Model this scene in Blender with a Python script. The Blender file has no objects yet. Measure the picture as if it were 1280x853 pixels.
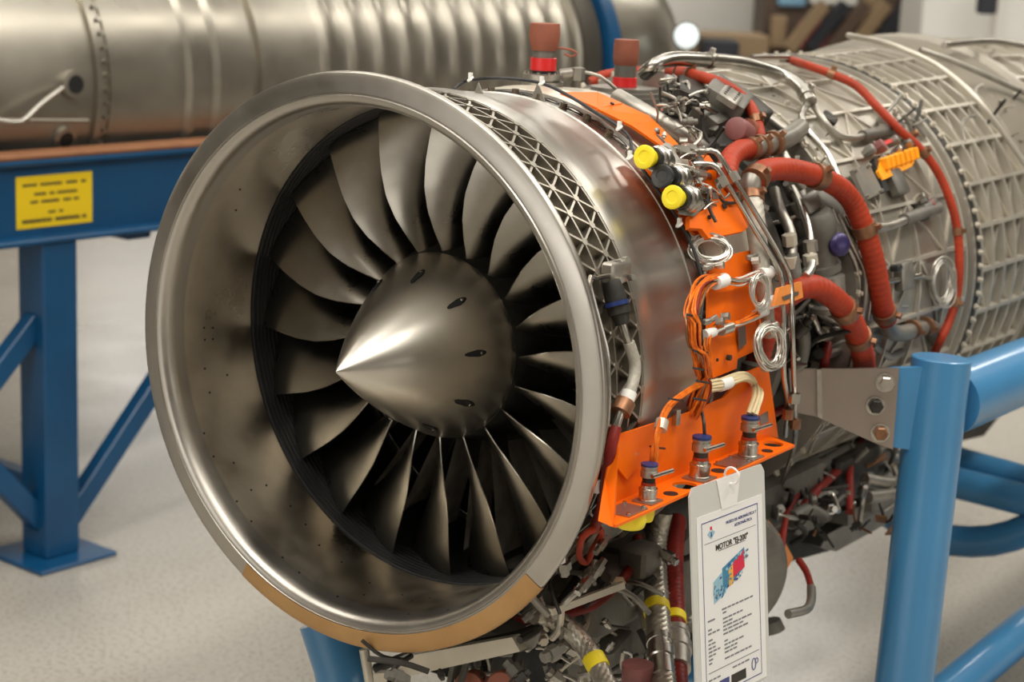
import bpy, math, random
from mathutils import Vector, Matrix
random.seed(7)
PI = math.pi
sc = bpy.context.scene
col = sc.collection

# ------------------------------------------------------------------ camera
H = 1.0                                   # height of the engine axis above the floor
CAM = Vector((1.62155, -1.99593, H + .60911))
FW = Vector((-.54653742, .80975806, -.2135152))
RT = Vector((.82295154, .56654809, .04211913))
UP = Vector((-.15507293, .15269298, .97603137))
FP = 2299.26                              # focal length in pixels of a 1280 px wide frame
cd = bpy.data.cameras.new('camera'); cam = bpy.data.objects.new('camera', cd); col.objects.link(cam)
cam.matrix_world = Matrix(((RT.x, UP.x, -FW.x, CAM.x), (RT.y, UP.y, -FW.y, CAM.y), (RT.z, UP.z, -FW.z, CAM.z), (0, 0, 0, 1)))
cd.sensor_width = 36; cd.lens = FP * 36 / 1280; cd.clip_start = .05; cd.clip_end = 100
cd.dof.use_dof = True; cd.dof.focus_distance = 2.6; cd.dof.aperture_fstop = 4.6
sc.camera = cam
# ------------------------------------------------------------------ light
w = bpy.data.worlds.new('world'); sc.world = w; w.use_nodes = True
w.node_tree.nodes['Background'].inputs[0].default_value = (1, .93, .82, 1)
w.node_tree.nodes['Background'].inputs[1].default_value = .25
def area(loc, target, sx, sy, power, colr=(1, .95, .86)):
    l = bpy.data.lights.new('hall_light', 'AREA'); l.shape = 'RECTANGLE'; l.size = sx; l.size_y = sy; l.energy = power; l.color = colr
    o = bpy.data.objects.new('hall_light', l); col.objects.link(o); o.location = loc
    o.rotation_euler = (Vector(target) - Vector(loc)).to_track_quat('-Z', 'Y').to_euler()
    return o
for lx, ly, pw in ((-3.4, -1.6, 60), (-0.2, -2.6, 80), (2.8, -1.4, 80), (-3.8, 2.6, 35), (2.8, 2.6, 80), (-3.4, 6.8, 40), (2.8, 6.8, 80), (-0.2, 11, 90)):   # ceiling lamps
    area((lx, ly, 5.8), (lx, ly, 0), .4, 3.0, pw)
area((-6.3, 13.6, 5.8), (-6.3, 13.6, 0), 2.0, 5, 190)
area((-16.8, 15, 4.6), (-2, 3, 0), 6, 2.2, 90, (1, .97, .92))         # high windows at the far left
area((1.5, .5, 5.85), (1.5, .5, 0), 8, 10, 290, (1, .97, .91))              # daylight through the roof
area((-1, -12.8, 2.9), (-1, 0, 1.2), 9, 2.6, 210, (1, .97, .92))       # fill panel added behind the camera to brighten the engine front
area((16.8, 1, 3.2), (0, 1, 1.2), 9, 2.4, 150, (1, .97, .92))  # second fill panel added on the right, for reflections in the metal
sc.view_settings.view_transform = 'Standard'; sc.view_settings.look = 'None'; sc.view_settings.gamma = 1
sc.view_settings.exposure = .3

# ------------------------------------------------------------------ a pixel's ray, cut with a real surface of the engine
AX = Vector((0, 0, H))
def ray(px, py): return FW + RT * ((px - 640) / FP) - UP * ((py - 426.5) / FP)
def onR(px, py, r):                       # cylinder of radius r about the engine axis (near side)
    v = ray(px, py); c = CAM - AX
    a = v.x**2 + v.z**2; b = c.x*v.x + c.z*v.z; k = c.x**2 + c.z**2 - r*r
    D = b*b - a*k
    t = (-b - math.sqrt(D)) / a if D > 0 else -b / a
    return c + v*t
def onX(px, py, x): v = ray(px, py); c = CAM - AX; return c + v * ((x - c.x) / v.x)
def onY(px, py, y): v = ray(px, py); c = CAM - AX; return c + v * ((y - c.y) / v.y)
def onZ(px, py, z): v = ray(px, py); c = CAM - AX; return c + v * ((z - c.z) / v.z)
def cyl(y, r, deg):                       # engine coordinates; 0 deg = left, 90 = top, 180 = right, seen from the front
    a = math.radians(deg); return Vector((-r*math.cos(a), y, r*math.sin(a)))

# ------------------------------------------------------------------ materials
MATS = {}
def mat(name, c, metal=0., rough=.5, c2=None, scale=8., amt=.5, bump=0., bscale=60., stretch=(1, 1, 1), rvar=.0, alpha=1., trans=0., coat=0., emit=0., aniso=None):
    m = bpy.data.materials.new(name); m.use_nodes = True; nt = m.node_tree; n = nt.nodes; L = nt.links
    b = n['Principled BSDF']; b.inputs['Metallic'].default_value = metal; b.inputs['Roughness'].default_value = rough
    b.inputs['Base Color'].default_value = (*c, 1)
    if coat: b.inputs['Coat Weight'].default_value = coat; b.inputs['Coat Roughness'].default_value = .15
    if trans: b.inputs['Transmission Weight'].default_value = trans
    if alpha < 1: b.inputs['Alpha'].default_value = alpha
    if emit: b.inputs['Emission Color'].default_value = (*c, 1); b.inputs['Emission Strength'].default_value = emit
    tc = n.new('ShaderNodeTexCoord'); mp = n.new('ShaderNodeMapping'); mp.inputs['Scale'].default_value = stretch
    L.new(tc.outputs['Object'], mp.inputs[0])
    if c2 or rvar:
        t = n.new('ShaderNodeTexNoise'); t.inputs['Scale'].default_value = scale; t.inputs['Detail'].default_value = 6; t.inputs['Roughness'].default_value = .6
        L.new(mp.outputs[0], t.inputs['Vector'])
        rp = n.new('ShaderNodeValToRGB'); rp.color_ramp.elements[0].position = .5 - .25*amt - .02; rp.color_ramp.elements[1].position = .5 + .25*amt
        rp.color_ramp.elements[0].color = (*c, 1); rp.color_ramp.elements[1].color = (*(c2 or c), 1)
        L.new(t.outputs[0], rp.inputs[0]); L.new(rp.outputs[0], b.inputs['Base Color'])
        if rvar:
            mr = n.new('ShaderNodeMapRange'); mr.inputs[1].default_value = .3; mr.inputs[2].default_value = .7
            mr.inputs[3].default_value = rough - rvar; mr.inputs[4].default_value = rough + rvar
            L.new(t.outputs[0], mr.inputs[0]); L.new(mr.outputs[0], b.inputs['Roughness'])
    if bump:
        t2 = n.new('ShaderNodeTexNoise'); t2.inputs['Scale'].default_value = bscale; t2.inputs['Detail'].default_value = 3
        L.new(mp.outputs[0], t2.inputs['Vector'])
        bp = n.new('ShaderNodeBump'); bp.inputs['Strength'].default_value = bump; bp.inputs['Distance'].default_value = .002
        L.new(t2.outputs[0], bp.inputs['Height']); L.new(bp.outputs[0], b.inputs['Normal'])
    MATS[name] = m
    return m
def braid(name, c, c2, metal, rough, sc_=420.):
    m = mat(name, c, metal, rough); n = m.node_tree.nodes; L = m.node_tree.links; b = n['Principled BSDF']
    tc = n.new('ShaderNodeTexCoord'); v = n.new('ShaderNodeTexVoronoi'); v.inputs['Scale'].default_value = sc_
    rp = n.new('ShaderNodeValToRGB'); rp.color_ramp.elements[0].color = (*c2, 1); rp.color_ramp.elements[1].color = (*c, 1); rp.color_ramp.elements[0].position = .15; rp.color_ramp.elements[1].position = .6
    rp.color_ramp.elements[0].color, rp.color_ramp.elements[1].color = (*c, 1), (*c2, 1)
    bp = n.new('ShaderNodeBump'); bp.inputs['Strength'].default_value = .6; bp.inputs['Distance'].default_value = .001; bp.invert = True
    L.new(tc.outputs['Object'], v.inputs['Vector']); L.new(v.outputs['Distance'], rp.inputs[0]); L.new(rp.outputs[0], b.inputs['Base Color'])
    L.new(v.outputs['Distance'], bp.inputs['Height']); L.new(bp.outputs[0], b.inputs['Normal'])
    return m
M = MATS
mat('spinner_metal', (.60, .57, .51), 1, .31, c2=(.68, .65, .59), scale=6, amt=.8, rvar=.03)
mat('lip_metal', (.40, .375, .335), 1, .36, c2=(.50, .47, .425), scale=7, amt=.9, rvar=.08)
mat('duct_metal', (.34, .30, .24), 1, .34, c2=(.66, .59, .48), scale=7, amt=1., rvar=.12)
mat('liner_black', (.012, .012, .013), 0, .5)
mat('blade_metal', (.22, .205, .178), 1, .30, c2=(.34, .315, .27), scale=9, amt=.9, rvar=.07)
mat('vane_metal', (.80, .76, .68), .15, .5, c2=(.36, .33, .29), scale=9)
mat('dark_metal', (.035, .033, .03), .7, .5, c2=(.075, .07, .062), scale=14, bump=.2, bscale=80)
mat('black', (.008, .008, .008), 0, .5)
mat('lattice_metal', (.50, .465, .40), 1, .40, c2=(.42, .39, .34), scale=20)
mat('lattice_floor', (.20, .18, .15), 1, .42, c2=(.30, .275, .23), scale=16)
mat('polished', (.66, .635, .59), 1, .35, c2=(.54, .52, .475), scale=6, amt=1., rvar=.07)
mat('steel', (.56, .53, .48), 1, .25, c2=(.42, .40, .36), scale=30)
mat('steel_dull', (.34, .32, .28), .9, .42, c2=(.46, .43, .38), scale=24, bump=.1)
mat('titan', (.36, .335, .285), .75, .40, c2=(.50, .465, .40), scale=9, amt=1.2, rvar=.08, bump=.1, bscale=40)
mat('titan_rib', (.62, .58, .50), .6, .40, c2=(.52, .48, .41), scale=12)  # paler than titan: the ribs' lit faces are put into the colour
mat('collar_tan', (.16, .14, .105), .3, .6, c2=(.22, .195, .15), scale=5)
mat('screw_bronze', (.16, .13, .095), .8, .4)
mat('cream', (.66, .61, .50), .35, .35, c2=(.56, .51, .42), scale=9)
mat('cast_grey', (.12, .113, .098), .35, .5, c2=(.19, .18, .155), scale=14, bump=.15, bscale=50)
mat('cast_light', (.34, .32, .28), .6, .40, c2=(.24, .225, .195), scale=14, bump=.1)
mat('orange', (.93, .165, .002), 0, .42, c2=(.84, .14, .002), scale=10)
mat('orange_faded', (.80, .27, .06), 0, .45, c2=(.66, .22, .05), scale=20)
mat('orange_comb', (1., .38, .01), 0, .4)
mat('red_hose', (.44, .045, .014), 0, .5, c2=(.28, .032, .012), scale=26, amt=1., bump=.1, bscale=120)
mat('dark_red', (.26, .022, .014), 0, .42, c2=(.18, .016, .012), scale=30)
mat('red_tape', (.62, .02, .02), 0, .35)
mat('rubber_brown', (.34, .115, .07), 0, .55, c2=(.24, .08, .05), scale=30, amt=1.2, bump=.3, bscale=60)
mat('maroon', (.26, .09, .085), 0, .5, c2=(.20, .07, .065), scale=30)
mat('copper_clamp', (.34, .17, .09), .7, .42, c2=(.22, .11, .06), scale=40)
mat('yellow', (.90, .72, .015), 0, .38)
mat('yellow_tape', (.85, .68, .02), 0, .5)
mat('black_plastic', (.02, .021, .022), 0, .35)
mat('cable_black', (.02, .02, .022), 0, .45)
mat('wire_orange', (.85, .20, .015), .1, .35, c2=(.60, .12, .01), scale=90)
mat('wire_white', (.74, .71, .64), .1, .4)
mat('wire_cream', (.72, .60, .36), 0, .45)
mat('wire_silver', (.66, .64, .58), .9, .28)
mat('tie_white', (.85, .84, .80), 0, .4)
mat('blue_ring', (.015, .035, .15), .1, .35)
mat('purple', (.035, .025, .10), .3, .3)
mat('blue_paint', (.050, .225, .44), 0, .32, c2=(.045, .20, .40), scale=4, coat=.35, bump=.05, bscale=90)
mat('blue_dark', (.003, .068, .175), 0, .36, c2=(.003, .055, .145), scale=5, coat=.15)
mat('plate_steel', (.34, .285, .25), .9, .36, c2=(.42, .36, .32), scale=6, amt=1.)
mat('wood_edge', (.30, .13, .055), 0, .6, c2=(.24, .10, .045), scale=20)
mat('bg_metal', (.30, .28, .235), .9, .34, c2=(.42, .39, .335), scale=4, amt=1.2, rvar=.08, bump=.1, bscale=10)
mat('bg_dark', (.10, .09, .075), .7, .5)
mat('sign_yellow', (.80, .56, .01), 0, .4)
mat('ink', (.03, .025, .02), 0, .6)
mat('paper', (.80, .79, .77), 0, .5)
mat('sleeve', (.60, .60, .57), 0, .25, coat=.5)
mat('ink_grey', (.20, .20, .22), 0, .6)
mat('ink_blue', (.06, .07, .22), 0, .6)
mat('print_teal', (.05, .22, .36), 0, .5); mat('print_light', (.30, .50, .60), 0, .5); mat('print_red', (.65, .02, .06), 0, .5); mat('print_gold', (.80, .40, .03), 0, .5)
mat('tape_tan', (.40, .215, .075), .25, .42, c2=(.50, .29, .11), scale=14, amt=1., bump=.15, bscale=40)
mat('wall_white', (.74, .73, .69), 0, .7, c2=(.70, .69, .65), scale=1)
mat('wall_grey', (.66, .63, .58), 0, .7, c2=(.60, .57, .52), scale=1)
mat('ceiling_mat', (.78, .75, .70), 0, .8)
mat('bg_brown', (.10, .065, .045), 0, .6); mat('bg_tan', (.30, .21, .12), 0, .6); mat('bg_pink', (.5, .12, .12), 0, .6); mat('bg_blue', (.2, .38, .55), 0, .6); mat('bg_black', (.02, .022, .03), 0, .6)
mat('lamp_glass', (.9, 1., 1.), 0, .3, emit=.35)
mat('braid_steel', (.50, .465, .39), .85, .38, c2=(.38, .35, .29), scale=60)
mat('braid_white', (.56, .525, .45), .3, .5, c2=(.44, .41, .35), scale=60)
for k in ('red_hose', 'dark_red', 'orange', 'rubber_brown', 'wire_orange', 'orange_faded'): M[k].node_tree.nodes['Principled BSDF'].inputs['Specular IOR Level'].default_value = .28
# polished concrete with aggregate specks
fm = mat('floor_mat', (.385, .358, .315), 0, .24, c2=(.45, .422, .375), scale=2.2, amt=1.4, rvar=.05)
n = fm.node_tree.nodes; L = fm.node_tree.links; b = n['Principled BSDF']
vo = n.new('ShaderNodeTexNoise'); vo.inputs['Scale'].default_value = 85; vo.inputs['Detail'].default_value = 3; tc = n.new('ShaderNodeTexCoord'); L.new(tc.outputs['Object'], vo.inputs['Vector'])
r2 = n.new('ShaderNodeValToRGB'); r2.color_ramp.elements[0].position = .36; r2.color_ramp.elements[0].color = (.62, .6, .58, 1); r2.color_ramp.elements[1].position = .5; r2.color_ramp.elements[1].color = (1, 1, 1, 1)
L.new(vo.outputs[0], r2.inputs[0]); mx = n.new('ShaderNodeMixRGB'); mx.blend_type = 'MULTIPLY'; mx.inputs[0].default_value = .6
src = b.inputs['Base Color'].links[0].from_socket; L.new(src, mx.inputs[1]); L.new(r2.outputs[0], mx.inputs[2]); L.new(mx.outputs[0], b.inputs['Base Color'])

# ------------------------------------------------------------------ mesh builder
def frame(d):
    d = d.normalized(); a = Vector((0, 0, 1)) if abs(d.z) < .9 else Vector((1, 0, 0))
    x = d.cross(a).normalized(); return x, d.cross(x).normalized(), d
def spline(P, step):
    P = [Vector(p) for p in P]
    if len(P) == 2:
        n = max(1, int((P[1]-P[0]).length / step)); return [P[0].lerp(P[1], i/n) for i in range(n+1)]
    Q = [2*P[0]-P[1]] + P + [2*P[-1]-P[-2]]; out = []
    for i in range(1, len(Q)-2):
        a, b_, c, d = Q[i-1:i+3]; n = max(2, int((c-b_).length / step))
        for j in range(n):
            t = j/n
            out.append(.5*((2*b_) + (c-a)*t + (2*a-5*b_+4*c-d)*t*t + (3*b_-a-3*c+d)*t**3))
    out.append(P[-1]); return out
class MB:
    def __init__(s): s.v = []; s.f = []
    def add(s, v, f): k = len(s.v); s.v += [Vector(p) for p in v]; s.f += [[i+k for i in q] for q in f]; return s
    def box(s, c, size, X=(1, 0, 0), Y=(0, 1, 0), Z=(0, 0, 1), bev=.0):
        X, Y, Z = Vector(X), Vector(Y), Vector(Z); c = Vector(c); a, b_, d = [q/2 for q in size]
        e = min(bev, a*.49, b_*.49, d*.49)
        if e <= 0:
            v = [c + X*x*a + Y*y*b_ + Z*z*d for x in (-1, 1) for y in (-1, 1) for z in (-1, 1)]
            return s.add(v, [(0, 1, 3, 2), (4, 6, 7, 5), (0, 4, 5, 1), (2, 3, 7, 6), (0, 2, 6, 4), (1, 5, 7, 3)])
        v = []; 
        for z, q in ((-d, e), (-d+e, 0), (d-e, 0), (d, e)):
            A, B = a-q, b_-q
            for x, y in ((-A+e, -B), (A-e, -B), (A, -B+e), (A, B-e), (A-e, B), (-A+e, B), (-A, B-e), (-A, -B+e)): v.append(c + X*x + Y*y + Z*z)
        f = [list(range(8))[::-1], list(range(24, 32))]
        for k in range(3):
            for i in range(8): j = (i+1) % 8; f.append((k*8+i, k*8+j, k*8+8+j, k*8+8+i))
        return s.add(v, f)
    def tube(s, P, r, n=12, step=.01, ring=0., rstep=.004, caps=True, braided=False):
        if ring: step = rstep/4
        Q = spline(P, step); rf = r if callable(r) else (lambda t: r)
        N = len(Q); x = None; v = []
        for i, p in enumerate(Q):
            d = (Q[min(i+1, N-1)] - Q[max(i-1, 0)]).normalized()
            if x is None: x = frame(d)[0]
            x = (x - d*x.dot(d)).normalized(); y = d.cross(x)
            rr = rf(i/(N-1)) * (1 - (2*ring if ring and i % 4 == 0 else 0))
            v += [p + (x*math.cos(2*PI*k/n) + y*math.sin(2*PI*k/n))*(rr*(1.07 if braided and (i//2 + k//2) % 2 else 1.)) for k in range(n)]
        f = [(i*n+k, i*n+(k+1) % n, (i+1)*n+(k+1) % n, (i+1)*n+k) for i in range(N-1) for k in range(n)]
        if caps: f += [list(range(n))[::-1], [(N-1)*n+k for k in range(n)]]
        return s.add(v, f)
    def lathe(s, prof, o, d, n=24):       # prof: (distance along d, radius)
        o = Vector(o); x, y, d = frame(Vector(d)); v = []
        for h, r in prof: v += [o + d*h + (x*math.cos(2*PI*k/n) + y*math.sin(2*PI*k/n))*max(r, 1e-5) for k in range(n)]
        m = len(prof)
        f = [(i*n+k, i*n+(k+1) % n, (i+1)*n+(k+1) % n, (i+1)*n+k) for i in range(m-1) for k in range(n)]
        if prof[0][1] > 1e-4: f.append(list(range(n))[::-1])
        if prof[-1][1] > 1e-4: f.append([(m-1)*n+k for k in range(n)])
        return s.add(v, f)
    def ringlathe(s, prof, a0=0, a1=360, n=180, closed=False):   # about the engine axis, prof: (y, r)
        full = abs(a1-a0) > 359; N = n if full else n+1; v = []
        for i in range(N):
            t = a0 + (a1-a0)*i/n; v += [cyl(y, r, t) for y, r in prof]
        m = len(prof); f = []
        for i in range(n):
            j = (i+1) % N
            for k in range(m if closed else m-1): l = (k+1) % m; f.append((i*m+k, j*m+k, j*m+l, i*m+l))
        if closed and not full: f += [list(range(m)), [(N-1)*m+k for k in range(m)][::-1]]
        return s.add(v, f)
    def slab(s, poly, nrm, th):           # a polygon and its thickness along nrm
        nrm = Vector(nrm).normalized(); n = len(poly); v = [Vector(p) for p in poly] + [Vector(p) - nrm*th for p in poly]
        return s.add(v, [list(range(n)), list(range(n, 2*n))[::-1]] + [(i, i+n, (i+1) % n + n, (i+1) % n) for i in range(n)])
    def torus(s, c, d, R, r, n=28, m=8, sx=1.):
        x, y, d = frame(Vector(d)); P = [Vector(c) + x*R*sx*math.cos(2*PI*i/n) + y*R*math.sin(2*PI*i/n) for i in range(n)]
        v = []
        for i in range(n):
            t = (P[(i+1) % n]-P[i-1]).normalized(); o = t.cross(d).normalized()
            v += [P[i] + (o*math.cos(2*PI*k/m) + d*math.sin(2*PI*k/m))*r for k in range(m)]
        return s.add(v, [(i*m+k, i*m+(k+1) % m, ((i+1) % n)*m+(k+1) % m, ((i+1) % n)*m+k) for i in range(n) for k in range(m)])
    def build(s, name, m, parent=None, smooth=40, label=None, org=None, kind=None):
        me = bpy.data.meshes.new(name); o0 = Vector(org) if org else Vector((0, 0, 0))
        me.from_pydata([tuple(p - o0) for p in s.v], [], s.f); me.validate(); 
        import bmesh
        bm = bmesh.new(); bm.from_mesh(me); bmesh.ops.recalc_face_normals(bm, faces=bm.faces); bm.to_mesh(me); bm.free()
        me.materials.append(M[m] if isinstance(m, str) else m)
        if smooth:
            me.polygons.foreach_set('use_smooth', [True]*len(me.polygons)); me.set_sharp_from_angle(angle=math.radians(smooth))
        o = bpy.data.objects.new(name, me); col.objects.link(o); o.location = o0
        if parent: o.parent = parent
        if label: o['label'] = label
        if kind: o['kind'] = kind
        return o
def copy(o, parent=None):
    c = o.copy(); col.objects.link(c); c.parent = parent or o.parent
    for ch in list(o.children): copy(ch, c)
    return c
def thing(name, label, cat, loc, group=None):
    o = bpy.data.objects.new(name, None); col.objects.link(o); o.location = loc; o['label'] = label; o['category'] = cat
    if group: o['group'] = group
    return o
def tag(o, label, cat, group=None):
    o['label'] = label; o['category'] = cat
    if group: o['group'] = group
    return o

# ================================================================== setting
def struct(name, mb, m): o = mb.build(name, m, smooth=0); o['kind'] = 'structure'; return o
struct('floor', MB().box((0, 4, -.05), (34, 34, .1)), 'floor_mat')
struct('ceiling', MB().box((0, 4, 6.1), (34, 34, .2)), 'ceiling_mat')
struct('wall_back', MB().box((0, 21.1, 3), (34, .2, 6)), 'wall_grey')
struct('wall_left', MB().box((-17.1, 4, 3), (.2, 34, 6)), 'wall_grey')
struct('wall_right', MB().box((17.1, 4, 3), (.2, 34, 6)), 'wall_grey')
struct('wall_front', MB().box((0, -13.1, 3), (34, .2, 6)), 'wall_grey')

# ================================================================== the jet engine
E = thing('jet_engine', 'large polished turbofan with bladed fan, pointed spinner and orange brackets in the foreground', 'engine', AX)
def ep(name, mb, m, label=None, parent=None, smooth=40, org=None, kind=None): return mb.build(name, m, parent or E, smooth, label, org, kind)

lip = ep('inlet_lip', MB().ringlathe([(.04, .3705), (.022, .3715), (.010, .3740), (.003, .3785), (.0, .3830), (-.0008, .3875), (.0012, .3890), (.0012, .3905), (.0, .3915), (.0022, .411), (.0030, .4125), (.0036, .4180), (.006, .4205), (.011, .4212), (.015, .4195), (.030, .398), (.034, .392), (.049, .391), (.049, .3722)], n=240), 'lip_metal', 'bright steel inlet ring')
ep('edge_tape', MB().ringlathe([(-.0008, .3925), (.0014, .411), (.0022, .4128), (.0028, .4187), (.0055, .4214), (.0115, .4222), (.0158, .4203)], -143, -60, n=60), 'tape_tan', 'tan brown tape on the lower lip', parent=lip)
duct = ep('inlet_duct', MB().ringlathe([(.038, .3707), (.045, .3702), (.047, .3698), (.12, .3698), (.188, .3705), (.193, .3712), (.193, .3722), (.038, .3722)], n=200, closed=True), 'duct_metal', 'mottled steel inlet wall')
prof = []; y = .193
while y < .262: prof += [(y, .3713), (y+.004, .3713), (y+.0045, .3690), (y+.0085, .3690)]; y += .009
ep('fan_liner', MB().ringlathe(prof + [(.44, .3695), (.44, .3722), (.193, .3722)], n=160, closed=True), 'liner_black', 'black grooved liner ring')
hb = MB()
for px, py in [(300,237),(295,263),(255,410),(266,410),(256,425),(266,424),(256,461),(284,469),(262,491),(255,542),(267,571),(292,579),(296,627),(314,613),(333,607),(314,652),(363,633),(382,656),(353,697),(374,716),(399,682),(434,688),(427,703),(462,729),(422,746),(455,744),(503,744),(515,752),(537,748),(511,768),(560,763)]:
    v = ray(px, py); c = CAM-AX; a = v.x**2+v.z**2; b_ = c.x*v.x+c.z*v.z; k = c.x**2+c.z**2-.3696**2; t = (-b_+math.sqrt(max(0, b_*b_-a*k)))/a; p = c+v*t
    hb.lathe([(0, .0019), (.0008, .0019)], p - Vector((p.x, 0, p.z)).normalized()*.0006, Vector((p.x, 0, p.z)), 8)
ep('rivet_hole', hb, 'black', 'small dark holes in the duct wall', parent=duct, kind='stuff')
# spinner
sp = ep('spinner_cone', MB().lathe([(-.035, 0), (-.0345, .0012), (-.03, .0050), (-.01, .0195), (.02, .0405), (.05, .0605), (.08, .0785), (.11, .0965), (.14, .1130), (.165, .1255), (.185, .1345), (.198, .1395), (.203, .1425), (.2075, .1428), (.2075, .10)], (0, 0, 0), (0, 1, 0), 120), 'spinner_metal', 'brushed steel pointed spinner')
for k in range(9):
    a = 8 + k*40 + 4; y0, y1 = .128, .158
    def srf(y, off): r = .113 + (y-.14)*.50 + off; return r
    mb = MB(); N = 14; pts = []
    for i in range(N):
        t = 2*PI*i/N; yy = (y0+y1)/2 + math.cos(t)*(.016); w_ = math.sin(t)*.0055*(1 if math.cos(t) > 0 else .75)
        r = srf(yy, .0022); pts.append(cyl(yy, r, a + math.degrees(w_/r)))
    nn = cyl(0, 1, a) - Vector((0, .5, 0)); mb.slab(pts, nn, .004)
    s_ = mb.build('slot', M['black'], sp, 0, 'dark recessed bolt slot')
    r = srf(.151, .0026); p = cyl(.151, r, a); MB().lathe([(0, .0026), (.0016, .0026), (.002, .0015)], p, nn, 8).build('slot_bolt', M['steel'], sp, 40)
ep('fan_hub', MB().ringlathe([(.206, .13), (.206, .143), (.24, .152), (.34, .175), (.50, .19), (.50, .10)], n=90), 'dark_metal')
# fan blades
def blade():
    S = [  # r, angle offset of leading edge, y leading, chord dy, chord dangle, camber
        (.140, 0.0, .214, .082, 7.5, .010), (.152, -1.2, .212, .082, 9, .011), (.175, -3.4, .205, .080, 12.5, .012), (.205, -5.4, .200, .074, 15, .012),
        (.24, -6.2, .199, .067, 16.8, .011), (.28, -5.6, .203, .062, 17.6, .009), (.32, -4.4, .210, .058, 18.2, .007), (.350, -3.6, .217, .055, 18.6, .006), (.3675, -3.2, .222, .053, 18.8, .005)]
    import bisect
    NC = 12; NR = 22; rs = [s[0] for s in S]; rows = []
    for j in range(NR+1):
        r = rs[0] + (rs[-1]-rs[0])*j/NR; i = min(max(bisect.bisect_right(rs, r)-1, 0), len(S)-2); t = (r-rs[i])/(rs[i+1]-rs[i])
        t = max(0, min(1, t)); q = [S[i][k]*(1-t) + S[i+1][k]*t for k in range(6)]; rows.append([r] + q[1:])
    v = []
    for side in (1, -1):
        for r, a0, yl, dy, da, cb in rows:
            for k in range(NC+1):
                u = k/NC; th = .0034*(.22 + 1.1*math.sin(PI*min(1, u*.93+.06))**.8) * (1.3 - .8*(r-.14)/.23)
                ang = math.radians(a0 + da*(u + .0)); c_ = cb*4*u*(1-u)
                # camber bows the chord towards the front and the pressure side
                yy = yl + dy*u - c_*.9; tg = ang + c_*.45/r
                n_ = Vector((da/20., 1.))  # approx normal (tangential, y)
                L_ = math.hypot(dy, math.radians(da)*r); nx, ny = dy/L_, -math.radians(da)*r/L_
                v.append(cyl(yy + side*ny*th/2, r, math.degrees(tg + side*nx*th/2/r)))
    W = NC+1; K = W*(NR+1); f = []
    for j in range(NR):
        for k in range(NC):
            a = j*W+k; f.append((a, a+1, a+W+1, a+W)); f.append((K+a, K+a+W, K+a+W+1, K+a+1))
        f.append((j*W, j*W+W, K+j*W+W, K+j*W)); f.append((j*W+NC, K+j*W+NC, K+j*W+W+NC, j*W+W+NC))
    for k in range(NC): f.append((k, K+k, K+k+1, k+1)); a = NR*W+k; f.append((a, a+1, K+a+1, K+a))
    return MB().add(v, f)
b0 = ep('fan_blade', blade(), 'blade_metal', smooth=50); b0.rotation_euler = (0, math.radians(16.9), 0)
for k in range(1, 20):
    c = b0.copy(); col.objects.link(c); c.rotation_euler = (0, math.radians(16.9 + 18*k), 0)
# stator vanes behind
def vane():
    v = []; f = []; NR = 8; prof = [(0, 0), (.012, .005), (.035, .011), (.06, .0125), (.085, .010), (.085, .0085), (.06, .0085), (.035, .0065), (.012, .0015)]
    for j in range(NR+1):
        r = .17 + .203*j/NR
        for y_, s_ in prof: v.append(cyl(.335 + y_, r, math.degrees((s_ - .004*j/NR)/r*1.2)))
    n_ = len(prof)
    for j in range(NR):
        for k in range(n_): l = (k+1) % n_; f.append((j*n_+k, j*n_+l, (j+1)*n_+l, (j+1)*n_+k))
    return MB().add(v, f + [list(range(n_)), [NR*n_+k for k in range(n_)]])
v0 = ep('stator_vane', vane(), 'vane_metal')
for k in range(1, 34): c = v0.copy(); col.objects.link(c); c.rotation_euler = (0, math.radians(360/34*k), 0)
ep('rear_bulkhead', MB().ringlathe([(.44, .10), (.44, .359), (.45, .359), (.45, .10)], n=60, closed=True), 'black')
# lattice ring
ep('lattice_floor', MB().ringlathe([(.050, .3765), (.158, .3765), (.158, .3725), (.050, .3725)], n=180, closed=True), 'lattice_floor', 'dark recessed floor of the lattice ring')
lm = MB(); Nc = 56; pit = 360/Nc; rows = [(.0525, 0), (.089, .5), (.1255, 0), (.156, .5)]; ph = 2.0
def bar(mb, p, q, w_, ro=.3895, ri=.376):
    p, q = cyl(*p), cyl(*q); d = (q-p).normalized(); m_ = (p+q)/2; o = Vector((m_.x, 0, m_.z)).normalized(); x = d.cross(o).normalized()
    c = m_*1; c -= o*(ro-ri)/2; mb.box(c, ((q-p).length, w_, ro-ri), d, x, o)
for i, (yy, o_) in enumerate(rows):
    w_ = .0034 if 0 < i < 3 else .004
    lm.ringlathe([(yy-w_/2, .376), (yy-w_/2, .3895), (yy+w_/2, .3895), (yy+w_/2, .376)], n=168, closed=True)
    for k in range(Nc):
        a = ph + (k+o_)*pit
        if i < 3:
            y2, o2 = rows[i+1]
            for dd in (-.5, .5): bar(lm, (yy, .3893, a), (y2, .3893, a + dd*pit), .0034)
        p = cyl(yy, .3905, a); lm.lathe([(0, .0062), (.010, .0052)], p, -Vector((p.x, 0, p.z)), 6)
ep('lattice_ring', lm, 'lattice_metal', 'triangular lattice ring behind the inlet lip', smooth=0)
pk = MB().lathe([(0, .0018), (.006, .0018), (.0065, .001)], cyl(.104, .3765, ph+2), cyl(0, 1, ph+2), 6)
for k in range(Nc): 
    for yy, o_ in ((.077, .12), (.114, .62)): p = cyl(yy, .3765, ph+(k+o_)*pit); pk.lathe([(0, .0022), (.005, .0022)], p, Vector((p.x, 0, p.z)), 6)
ep('lattice_pin', pk, 'steel_dull', kind='stuff')
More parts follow.
